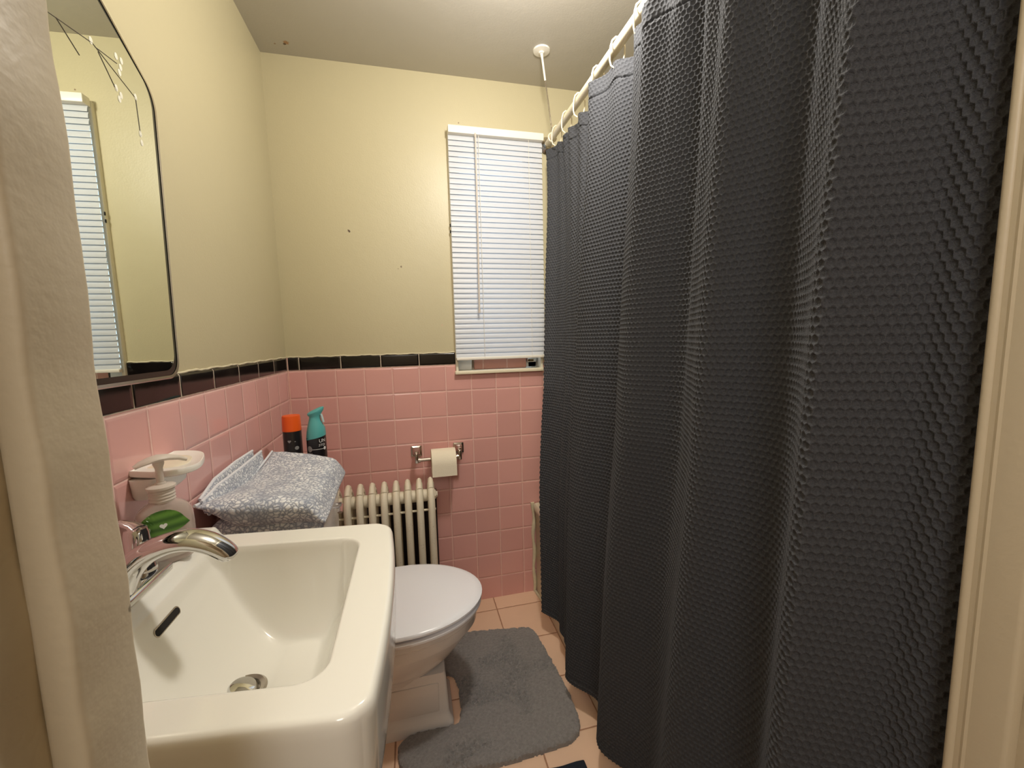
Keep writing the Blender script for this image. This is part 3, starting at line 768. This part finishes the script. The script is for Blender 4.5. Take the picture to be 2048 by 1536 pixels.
def flap(ridge, thick, lean, seed, name):
    R_ = [Vector(p) for p in ridge]
    def path_at(v):
        v = np.clip(v, 0, 1)*(len(R_)-1); i = np.minimum(v.astype(int), len(R_)-2); f = v-i
        A = np.array([list(p) for p in R_]); f = f*f*(3-2*f)*.5+f*.5
        return A[i]*(1-f[..., None])+A[i+1]*f[..., None]
    def tp(u, v):
        q = path_at(v); lo = q.copy(); lo[..., 0] = q[..., 0]+lean; lo[..., 2] = .80+.03*(1-v)
        p = q*(1-u[..., None])+lo*u[..., None]; return p[..., 0]+thick/2, p[..., 1], p[..., 2]
    def bt(u, v):
        a_, b_, c_2 = tp(u, v); return a_-thick, b_, c_2-.002
    slab(name, tp, bt, M_towel, 50, 90, rnd=.14, seed=seed, noise=.002)
    bm = bmesh.new(); v = np.linspace(.01, .99, 50); q = path_at(v)
    sweep(bm, [(p[0]+.001, p[1], p[2]-.002) for p in q], .0034, 8); fin('hem', bm, M_hem, tw)
flap([(.012, -.775, .862), (.012, -.70, .884), (.012, -.58, .890), (.012, -.46, .888)], .012, .010, 11, 'side_fold')
flap([(.022, -.790, .862), (.026, -.72, .875), (.028, -.60, .876), (.028, -.44, .880)], .010, .012, 14, 'side_fold')
bm = bmesh.new(); hv = np.linspace(0, 1, 50); X1, Y1, Z1 = top1(np.zeros(50), hv)
kk = bot1(np.zeros(50), hv)
sweep(bm, [(.5*(X1[i]+kk[0][i])-.001, .5*(Y1[i]+kk[1][i]), Z1[i]*.8+kk[2][i]*.2) for i in range(50)], .0032, 8); fin('hem', bm, M_hem, tw)

# ------------------------------------------------------------ spray cans
cx1, cy1 = .095, -.365
c1 = empty('spray_can', (cx1, cy1, TT), 'black aerosol can with orange cap standing behind the towel', 'spray can')
bm = bmesh.new(); lathe(bm, [(.024, 0), (.0265, .002), (.0265, .168), (.025, .1715), (.02, .174)], (cx1, cy1, TT), 40); fin('can_body', bm, M_black, c1)
bm = bmesh.new(); lathe(bm, [(.0272, .170), (.0272, .174), (.0268, .176), (.0258, .214), (.0245, .2175), (.010, .2185), (.001, .2185)], (cx1, cy1, TT), 40); fin('cap', bm, M_orange, c1)
fa = math.atan2(CY-cy1, CX-cx1)     # the print faces the doorway
def wrapped(name, art, c, r, ang, z, m, parent):
    wrap(art, c, r, ang, z); fin(name, art, m, parent)
wrapped('heart_print', thicken_flat([heart(-.010, 0, .010)]), (cx1, cy1), .0265, fa, TT+.140, M_print, c1)
wrapped('star_print', thicken_flat([ellipse(.006, .0005, .0022, .0014, 8)]), (cx1, cy1), .0265, fa, TT+.138, M_print, c1)
wrapped('round_print', thicken_flat([ellipse(.010, 0, .0062, .0058)]), (cx1, cy1), .0265, fa, TT+.118, M_print, c1)
wrapped('line_print', thicken_flat([[(-.016, z_), (.006, z_), (.006, z_+.0028), (-.016, z_+.0028)] for z_ in (0, -.007, -.014, -.021)]), (cx1, cy1), .0265, fa, TT+.102, M_print, c1)

cx2, cy2 = .166, -.378
c2 = empty('air_freshener', (cx2, cy2, TT), 'black air freshener spray with teal trigger head beside the orange-capped can', 'air freshener')
fb = math.atan2(CY-cy2, CX-cx2); LR = Vector((-math.sin(fb), math.cos(fb), 0)); FR = Vector((math.cos(fb), math.sin(fb), 0))
cb = Vector((cx2, cy2, TT))
def slanted(r, z, tilt, sh=0, n=36, sq=1):
    out = []
    for k in range(n):
        q = 2*math.pi*k/n; a_ = r*math.cos(q); b_ = r*math.sin(q)*sq
        out.append(cb+LR*(a_+sh)+FR*b_+Vector((0, 0, z+tilt*a_)))
    return out
bm = bmesh.new(); loft(bm, [slanted(.0265, 0, 0), slanted(.0285, .003, 0), slanted(.0285, .13, 0), slanted(.0283, .150, .15), slanted(.027, .163, .38)]); fin('can_body', bm, M_black, c2)
bm = bmesh.new()
loft(bm, [slanted(.0287, .1475, .18), slanted(.0287, .151, .38), slanted(.0275, .164, .40), slanted(.0235, .180, .30, -.001), slanted(.0185, .196, .10, -.001), slanted(.0160, .207, 0, .0, sq=.85), slanted(.0170, .215, .15, .001, sq=.8), slanted(.0225, .2225, .34, .0035, sq=.75), slanted(.0245, .228, .38, .0035, sq=.72), slanted(.0235, .232, .40, .0035, sq=.66), slanted(.016, .234, .42, .003, sq=.5)])
fin('spray_head', bm, M_teal, c2)
bm = bmesh.new(); sweep(bm, [cb+LR*.0185+FR*.009+Vector((0, 0, .219)), cb+LR*.0215+FR*.010+Vector((0, 0, .207)), cb+LR*.0240+FR*.010+Vector((0, 0, .193))], [(.004, .003), (.0045, .003), (.0038, .0028)], 12); fin('trigger', bm, M_tealw, c2)
C2 = (cx2, cy2); r2 = .0285
t_ = text_bm('UN', .015); wrapped('lettering', t_, C2, r2, fb+.62, TT+.133, M_printw, c2)
t_ = text_bm('STO', .0105); 
for v in t_.verts: v.co.x += v.co.y*.25
wrapped('lettering', t_, C2, r2, fb+.50, TT+.121, M_printw, c2)
wrapped('line_print', thicken_flat([[(-.019, .0005*0), (.020, 0), (.020, .0013), (-.019, .0013)]]), C2, r2, fb+.12, TT+.1115, M_printw, c2)
wrapped('badge_print', thicken_flat([ellipse(-.021, .004, .0085, .0095)]), C2, r2, fb-.06, TT+.110, M_print, c2)
wrapped('badge_print', thicken_flat([ellipse(.0215, 0, .0046, .0052)]), C2, r2, fb+.1, TT+.113, M_printw, c2)
wrapped('line_print', thicken_flat([[(-.030, z_), (-.014, z_), (-.014, z_+.0012), (-.030, z_+.0012)] for z_ in (0, -.006, -.012, -.018, -.024)]), C2, r2, fb, TT+.100, M_print, c2)
wrapped('pattern_print', thicken_flat([[(0, -.018), (.022, -.018), (.022, .004), (.011, .012), (0, .002)]]), C2, r2, fb, TT+.078, M_printd, c2)

# ------------------------------------------------------------ radiator
ra = empty('radiator', (.32, -.115, 0), 'cream painted cast iron column radiator with rust spots against the back wall', 'radiator')
def oval_loop():
    f_, b_ = -.172, -.060; pts = []
    for z in (.09, .16, .24, .32, .40, .48, .53): pts.append((f_, z))
    pts += [(f_+.003, .560), (f_+.012, .585), (f_+.030, .602), (-.122, .612), (-.116, .614), (-.110, .612), (b_-.030, .602), (b_-.012, .585), (b_-.003, .56)]
    for z in (.53, .48, .40, .32, .24, .16, .09): pts.append((b_, z))
    pts += [(b_-.012, .072), (-.116, .066), (f_+.012, .072)]
    return pts
xs_ = [.5185-.0445*i for i in range(10)]
for xr in xs_:
    bm = bmesh.new(); lp = oval_loop()
    sweep(bm, [(xr, y, z) for y, z in lp], [(.0135, .0145)]*len(lp), 14, closed=True, up=Vector((1, 0, 0)).cross(Vector((0, 1, 0))))
    # pointed crown rib
    sweep(bm, [(xr, -.150, .606), (xr, -.130, .624), (xr, -.116, .630), (xr, -.102, .624), (xr, -.082, .606)], [(.011, .010), (.011, .012), (.010, .012), (.011, .012), (.011, .010)], 10)
    # centre column
    sweep(bm, [(xr, -.116, z) for z in (.08, .3, .6)], [(.010, .014)]*3, 12)
    if xr in (xs_[0], xs_[-1]):
        for yl in (-.17, -.062): sweep(bm, [(xr, yl, .09), (xr, yl, .03), (xr, yl, 0)], [.014, .011, .014], 12)
    fin('section', bm, M_rad, ra)
for z, r in ((.568, .024), (.10, .024)):
    bm = bmesh.new(); sweep(bm, [(xs_[-1], -.116, z), (xs_[0]+.014, -.116, z)], r, 20); lathe(bm, [(.018, 0), (.020, .002), (.020, .006), (.012, .010), (.011, .014)], (xs_[0]+.012, -.116, z), 8, Matrix.Rotation(math.pi/2, 4, 'Y')); fin('hub', bm, M_rad, ra)
bm = bmesh.new(); sweep(bm, [(xs_[-1]-.01, -.150, .520), (xs_[0]+.016, -.150, .520)], .0045, 10); fin('tie_rod', bm, M_cream, ra)
bm = bmesh.new(); sweep(bm, [(xs_[-1]-.055, -.116, 0), (xs_[-1]-.055, -.116, .10)], .012, 12); sweep(bm, [(xs_[-1]-.058, -.116, .10), (xs_[-1], -.116, .10)], .016, 12); fin('valve', bm, M_rad, ra)

# ------------------------------------------------------------ toilet paper holder and roll
tp = empty('paper_holder', (.56, 0, .72), 'chrome toilet paper holder on pink tile above the radiator', 'paper holder')
for xc in (.470, .648):
    bm = bmesh.new()
    loft(bm, [rrect(-.022, .022, -.023, .023, 0, .004), rrect(-.022, .022, -.023, .023, .005, .004), rrect(-.016, .016, -.017, .017, .007, .004), rrect(-.015, .015, -.015, .015, .014, .004), rrect(-.009, .009, -.011, .011, .022, .003), rrect(-.008, .008, -.010, .010, .050, .003)])
    # lower hanging arm
    bmesh.ops.transform(bm, matrix=Matrix.Translation((xc, -.0005, .722)) @ Matrix.Rotation(math.pi/2, 4, 'X'), verts=bm.verts)
    box(bm, xc-.007, xc+.007, -.068, -.044, .685, .728, .004, 2)
    fin('post', bm, M_steel, tp)
bm = bmesh.new(); sweep(bm, [(.472, -.058, .698), (.646, -.058, .698)], .0075, 18); sweep(bm, [(.476, -.058, .698), (.484, -.058, .698)], .011, 18); sweep(bm, [(.634, -.058, .698), (.642, -.058, .698)], .011, 18); fin('roller', bm, M_steel, tp)
rl_ = empty('toilet_roll', (.576, -.064, .681), 'white toilet paper roll hanging on the chrome holder', 'toilet roll')
def ringtube(bm, x0, x1, cy, cz, ro, ri, n=48):
    rings = []
    for x, r in ((x0, ri), (x0, ro-.002), (x0+.001, ro), (x1-.001, ro), (x1, ro-.002), (x1, ri)):
        rings.append([(x, cy+r*math.cos(2*math.pi*j/n), cz+r*math.sin(2*math.pi*j/n)) for j in range(n)])
    rings.append(rings[0]); loft(bm, rings, False, False)
bm = bmesh.new(); ringtube(bm, .528, .628, -.0625, .683, .0565, .021); fin('paper', bm, M_paper, rl_)
bm = bmesh.new(); ringtube(bm, .5275, .6285, -.0625, .683, .0211, .0195); fin('cardboard_core', bm, M_card, rl_)
bm = bmesh.new(); pp = []
for k in range(14): pp.append((-.1195+.0006, .683-.045*k/13))
loft(bm, [[(.5285, y-.0005, z), (.6275, y-.0005, z), (.6275, y+.0005, z), (.5285, y+.0005, z)] for y, z in pp]); fin('loose_sheet', bm, M_paper, rl_)

# ------------------------------------------------------------ bathtub
tb = empty('bathtub', (1.36, -.75, 0), 'cream enamel bathtub behind the dark shower curtain', 'bathtub')
bm = bmesh.new()
tx0, tx1, ty0, ty1 = .980, 1.748, -1.498, -.002
out_ = lambda g, z, r: rrect(tx0+g, tx1-.0, ty0, ty1, z, r, 6)
loft(bm, [rrect(tx0+.010, tx1, ty0, ty1, 0, .006, 6), rrect(tx0+.010, tx1, ty0, ty1, .385, .006, 6), rrect(tx0, tx1, ty0, ty1, .405, .010, 6), rrect(tx0, tx1, ty0, ty1, .425, .012, 6), rrect(tx0+.006, tx1-.006, ty0+.006, ty1-.006, .433, .012, 6),
           rrect(tx0+.075, tx1-.06, ty0+.08, ty1-.09, .431, .08, 6), rrect(tx0+.09, tx1-.075, ty0+.10, ty1-.11, .41, .09, 6), rrect(tx0+.13, tx1-.11, ty0+.17, ty1-.17, .12, .10, 6), rrect(tx0+.18, tx1-.16, ty0+.22, ty1-.22, .09, .10, 6)], True, True)
fin('tub_shell', bm, M_tub, tb)
bm = bmesh.new(); sweep(bm, [(.980+.003*math.sin(z*40), -.004, z) for z in np.linspace(0, .435, 30)], [.006+.003*abs(math.sin(z*25)) for z in np.linspace(0, .435, 30)], 8)
sweep(bm, [(.982, -.012, .004), (1.0, -.20, .003)], .006, 8); fin('caulk_line', bm, M_caulk, tb)
bm = bmesh.new(); sweep(bm, [(1.36, -1.492, .6), (1.36, -1.42, .6), (1.36, -1.37, .58)], [.02, .02, .018], 16); fin('tub_spout', bm, M_chrome, tb)

# ------------------------------------------------------------ curtain rod, rings, support
RX = lambda y: 1.0+.077*(y+.9); RZf = lambda y: 1.897+.109*(y+.9)
rd = empty('curtain_rod', (1.0, -.75, 1.9), 'cream shower curtain rod running over the tub to the back wall', 'curtain rod')
bm = bmesh.new(); sweep(bm, [(RX(y), y, RZf(y)) for y in np.linspace(-1.498, -.002, 12)], .0125, 20); fin('tube', bm, M_cream, rd)
bm = bmesh.new(); sweep(bm, [(RX(y), y, RZf(y)+.0) for y in (-1.0, -.95)], .0145, 20); fin('joint_sleeve', bm, M_cream, rd)
for yy_, s_g in ((-.001, -1), (-1.499, 1)):
    bm = bmesh.new(); lathe(bm, [(.032, 0), (.033, .004), (.026, .010), (.019, .018), (.017, .028)], (RX(yy_), yy_, RZf(yy_)), 28, Matrix.Rotation(math.pi/2*(1 if s_g < 0 else -1), 4, 'X')); fin('wall_flange', bm, M_steel if s_g < 0 else M_cream, rd)
sup = empty('rod_support', (.986, -.206, H), 'thin white ceiling support wire holding up the curtain rod', 'support')
bm = bmesh.new(); lathe(bm, [(.001, -.012), (.008, -.012), (.011, -.008), (.030, -.005), (.031, 0), (.001, 0)], (.986, -.206, H), 28); fin('ceiling_plate', bm, M_white, sup)
WA = Vector((.986, -.206, H-.010)); WB = Vector((RX(-.10), -.10, RZf(-.10)+.0135))
wl = lambda k: tuple(WA+(WB-WA)*k)
bm = bmesh.new(); sweep(bm, [wl(0), wl(.07), wl(.32)], [.006, .0042, .0038], 12); fin('plastic_sleeve', bm, M_white, sup)
for dx in (-.0018, .0018):
    bm = bmesh.new(); sweep(bm, [(wl(k)[0]+dx*min(1, k*2), wl(k)[1], wl(k)[2]) for k in (.28, .5, .75, 1)], .0011, 8); fin('wire', bm, M_steel, sup)
bm = bmesh.new(); sweep(bm, [(RX(-.10)+.0165*math.cos(q), -.10, RZf(-.10)+.0165*math.sin(q)) for q in np.linspace(0, 2*math.pi, 20)[:-1]], .003, 8, closed=True, up=Vector((0, 1, 0))); fin('rod_loop', bm, M_cream, sup)

hook_y = [-.170, -.300, -.437, -.60, -.735, -.865, -.985, -1.09, -1.19, -1.29, -1.38, -1.46]
def ring_path():
    pts = []
    for k in range(25):
        q = math.radians(-70+ k*320/24) ; pts.append((-.021*math.cos(q)*1.0, 0, .021*math.sin(q)+.002))
    return [(-.008, 0, -.055), (-.018, .001, -.048), (-.021, .001, -.036), (-.021, .0005, -.02), (-.0195, 0, -.004), (-.015, 0, .010), (-.006, 0, .0185), (.006, 0, .0185), (.015, 0, .010), (.0185, 0, -.004), (.018, 0, -.02), (.014, .001, -.038), (.004, .001, -.052), (-.004, .001, -.0565)]
RP = ring_path()
proto = None
where = ['at the far end beside the ceiling support wire', 'second from the back wall', 'third from the back wall, where the curtain top sags', 'hidden behind the fold above the window side', 'fourth visible, over the second big fold', 'nearest visible ring at the top edge of the photo']
for i, yh in enumerate(hook_y):
    if proto is None:
        bm = bmesh.new(); sweep(bm, RP[:-1], .0022, 10)
        proto = fin('curtain_ring', bm, M_cream, None, origin=(0, 0, 0)); o = proto
    else:
        o = proto.copy(); col.objects.link(o)
    o.location = (RX(yh), yh, RZf(yh)); o.rotation_euler = (0, 0, math.radians((-6, 5, -3, 4)[i % 4]))
    if i < 6: lb = 'white plastic curtain ring ' + where[i]
    else: lb = 'white plastic curtain ring, %s from the window end of the rod' % ('seventh', 'eighth', 'ninth', 'tenth', 'eleventh', 'last')[i-6]
    tag(o, lb, 'curtain ring', 'rings holding the shower curtain')

# ------------------------------------------------------------ shower curtain
NR, NC = 1250, 1250
v = np.linspace(0, 1, NR)[:, None]; uu = np.linspace(0, 1, NC)[None, :]
# crest positions (y) at top / middle / bottom
CT = np.array([-.103, -.33, -.640, -.943, -1.203, -1.425, -1.4965])
CM = np.array([-.283, -.47, -.635, -.940, -1.187, -1.395, -1.4965])
CB = np.array([-.275, -.44, -.600, -.845, -1.110, -1.360, -1.4965])
AM = np.array([.65, .14, 1.0, 1.0, .85, 1.05, .0])
wt = (1-v)*(1-2*v).clip(0, 1)+0; 
def tri(v):
    a_ = np.clip(1-2*v, 0, 1); c2_ = np.clip(2*v-1, 0, 1); return a_, 1-a_-c2_, c2_
ta, tm_, tc = tri(v)
ph = uu*(len(CT)-1)                           # phase, integer = crest
def interp(C, ph): 
    return np.interp(ph.ravel(), np.arange(len(C)), C).reshape(ph.shape)
Yc = interp(CT, ph)*ta+interp(CM, ph)*tm_+interp(CB, ph)*tc
Amp = interp(AM, ph)
ztop = RZf(Yc)-.048
near = np.zeros_like(Yc)
for yh in hook_y:
    near = np.maximum(near, np.exp(-((interp(CT, ph)-yh)/.035)**2))
ztop = ztop+.012*near-.006
zhem = .088+.006*np.sin(ph*2.1)
Zc = ztop*(1-v)+zhem*v
xb = RX(Yc)*(1-v)**1.0+0
vb = smooth01(v*1.3)
base = (RX(Yc)+.012)*(1-vb) + .972*vb + .026*smooth01((ph-5.25)/.6)*(1-smooth01((v-.68)/.08))
fold = (0.5+0.5*np.cos(2*np.pi*ph))
fold = fold**.9
A_ = (.048+.018*smooth01(v*3)-.004*v)
Xc = base - A_*Amp*fold
# secondary creases, stronger near the header
quiet = np.clip((5.4-ph)/.5, 0, 1)
Xc = Xc - .008*quiet*np.exp(-v*5)*np.sin(2*np.pi*ph*3.0+1.0) - .004*quiet*np.sin(2*np.pi*ph*2.2+3*v+.5)*(.4+.6*np.sin(np.pi*v)) - .004*quiet*vnoise(ph*3, v*5, 3)
Yc = Yc + .006*np.sin(4*v+ph*1.7)*(np.minimum(ph, 6-ph)/6*2)
# arc length on the mid row for the weave
mid = NR//2
ds = np.hypot(np.diff(Xc[mid]), np.diff(Yc[mid])); S = np.concatenate([[0], np.cumsum(ds)])
S2 = S[None, :]
L = Zc[:, :]
PU, PVr = .0102, .0100                       # honeycomb weave: cell width, row height
ru = S2/PU; rv = (L-1.0)/PVr
r0 = np.floor(rv); best = np.full(L.shape, 99.); sec = np.full(L.shape, 99.)
for dr_ in (-1, 0, 1, 2):
    rr2 = r0+dr_; shf = .5*np.mod(rr2, 2)
    c0 = np.floor(ru-shf)
    for dc_ in (0, 1):
        d2 = ((ru-shf-c0-dc_)*PU)**2+((rv-rr2)*PVr)**2; d2 = np.sqrt(d2)
        sec = np.minimum(sec, np.maximum(best, d2)); best = np.minimum(best, d2)
gap = sec-best
hh = 2*np.exp(-(gap/.0027)**2)-1
# header band: a seam line 45 mm below the top
dz = ztop-Zc
seam = -1.2*np.exp(-((dz-.042)/.0025)**2)
hemseam = -1.0*np.exp(-((Zc-zhem-.022)/.0025)**2)
hgt = .0013*(hh*(1-.35*(dz < .042))+seam*2.4+hemseam*1.2)
def nrm(X, Y, Z):
    ax = np.gradient(X, axis=1); ay = np.gradient(Y, axis=1)
    l_ = np.hypot(ax, ay)+1e-9; return ay/l_, -ax/l_
nx_, ny_ = nrm(Xc, Yc, Zc)
# smooth normals along columns; make sure they point to the room (-x)
sgn = np.where(nx_ > 0, -1, 1)
sg = -1.0 if nx_.mean() > 0 else 1.0
Xd = Xc+nx_*hgt*sg; Yd = Yc+ny_*hgt*sg
cur = grid_mesh('shower_curtain', Xd, Yd, Zc, M_curtain, None, (.95, -.8, 0))
cur.location = (.95, -.8, 0)
tag(cur, 'long charcoal waffle-weave shower curtain hanging in deep folds from the rod', 'shower curtain')

# ------------------------------------------------------------ bath mat
def mat_outline(n=400):
    P0 = [(.60, -.205), (.70, -.222), (.80, -.236), (.862, -.244), (.892, -.268), (.908, -.36), (.918, -.46), (.924, -.58), (.918, -.69), (.885, -.735), (.80, -.748), (.64, -.752), (.50, -.735), (.42, -.722), (.385, -.69), (.374, -.64), (.385, -.612), (.43, -.600),
          (.52, -.602), (.556, -.592), (.566, -.55), (.568, -.50), (.564, -.44), (.55, -.405), (.50, -.395), (.43, -.400), (.388, -.385), (.376, -.34), (.385, -.27), (.43, -.225), (.50, -.208)]
    k = len(P0); out = []
    for i in range(n):
        u = i/n*k; j = int(u); f = u-j; g = lambda q: np.array(P0[q % k])
        p0, p1, p2, p3 = g(j-1), g(j), g(j+1), g(j+2)
        out.append(.5*((2*p1)+(-p0+p2)*f+(2*p0-5*p1+4*p2-p3)*f*f+(-p0+3*p1-3*p2+p3)*f**3))
    return np.array(out)
MO = mat_outline()
gx = np.arange(.35, .95, .0028); gy = np.arange(-.78, -.18, .0028)
GX, GY = np.meshgrid(gx, gy)
px_, py_ = MO[:, 0], MO[:, 1]; inside = np.zeros(GX.shape, bool); dist = np.full(GX.shape, 9.0)
for i in range(len(MO)):
    x1, y1_ = MO[i]; x2, y2_ = MO[(i+1) % len(MO)]
    c = ((y1_ > GY) != (y2_ > GY)) & (GX < (x2-x1)*(GY-y1_)/(y2_-y1_+1e-12)+x1); inside ^= c
    dist = np.minimum(dist, np.hypot(GX-x1, GY-y1_))
sdist = np.where(inside, dist, -dist)+.007*(vnoise(GX*90, GY*90, 21)-.5)
patch = smooth01((vnoise(GX*13, GY*13, 30)-.56)*5)
tuft = vnoise(GX*150, GY*190, 31)*.6+vnoise(GX*310, GY*300, 32)*.4
rim_ = np.sqrt(np.clip(1-(1-np.clip(sdist/.014, 0, 1))**2, 0, 1))
HZ = .003+rim_*(.015+.004*vnoise(GX*7, GY*7, 33)) - rim_*(.0015+.010*patch)*np.clip(1.15-tuft*1.7, 0, 1) + .003*tuft*rim_
ok = sdist > 0
bm = bmesh.new(); vid = {}
iy, ix = np.nonzero(ok)
for a_, b_ in zip(iy.tolist(), ix.tolist()): vid[(a_, b_)] = bm.verts.new((GX[a_, b_], GY[a_, b_], HZ[a_, b_]))
for (a_, b_) in list(vid.keys()):
    q = [(a_, b_), (a_, b_+1), (a_+1, b_+1), (a_+1, b_)]
    if all(k in vid for k in q): bm.faces.new([vid[k] for k in q])
loose = [v_ for v_ in bm.verts if not v_.link_faces]; bmesh.ops.delete(bm, geom=loose, context='VERTS')
be = [e for e in bm.edges if e.is_boundary]
r_ = bmesh.ops.extrude_edge_only(bm, edges=be)
for v_ in [g for g in r_['geom'] if isinstance(g, bmesh.types.BMVert)]: v_.co.z = .0005
o = fin('bath_mat', bm, M_mat, None, origin=(.65, -.5, 0)); tag(o, 'grey shaggy contour bath mat wrapped around the toilet foot', 'bath mat')
for p in o.data.polygons: p.use_smooth = True
# dark cloth on the floor at the bottom of the view
bm = bmesh.new()
rings = []
box(bm, .70, .884, -1.12, -.80, .0005, .012, .004, 2)
bmesh.ops.subdivide_edges(bm, edges=[e for e in bm.edges if e.calc_length() > .1], cuts=8, use_grid_fill=True)
for v_ in bm.verts:
    v_.co.z += .002*math.sin(v_.co.x*60)*(v_.co.z > .006)
    v_.co.y += .02*(.884-v_.co.x)/.18*.3
o = fin('floor_cloth', bm, M_navy, None, origin=(.8, -.95, 0)); tag(o, 'dark navy mat corner on the floor at the lower edge beside the curtain', 'mat')

# ------------------------------------------------------------ ceiling light (just above the frame)
lx, ly = LAMP_POS[:2]
cl = empty('ceiling_light', (lx, ly, H), 'small round white ceiling light fixture between sink and shower curtain', 'ceiling light')
bm = bmesh.new(); lathe(bm, [(.001, 0), (.055, 0), (.055, -.012), (.03, -.03), (.022, -.05), (.001, -.05)], (lx, ly, H), 28); fin('lamp_base', bm, M_white, cl)
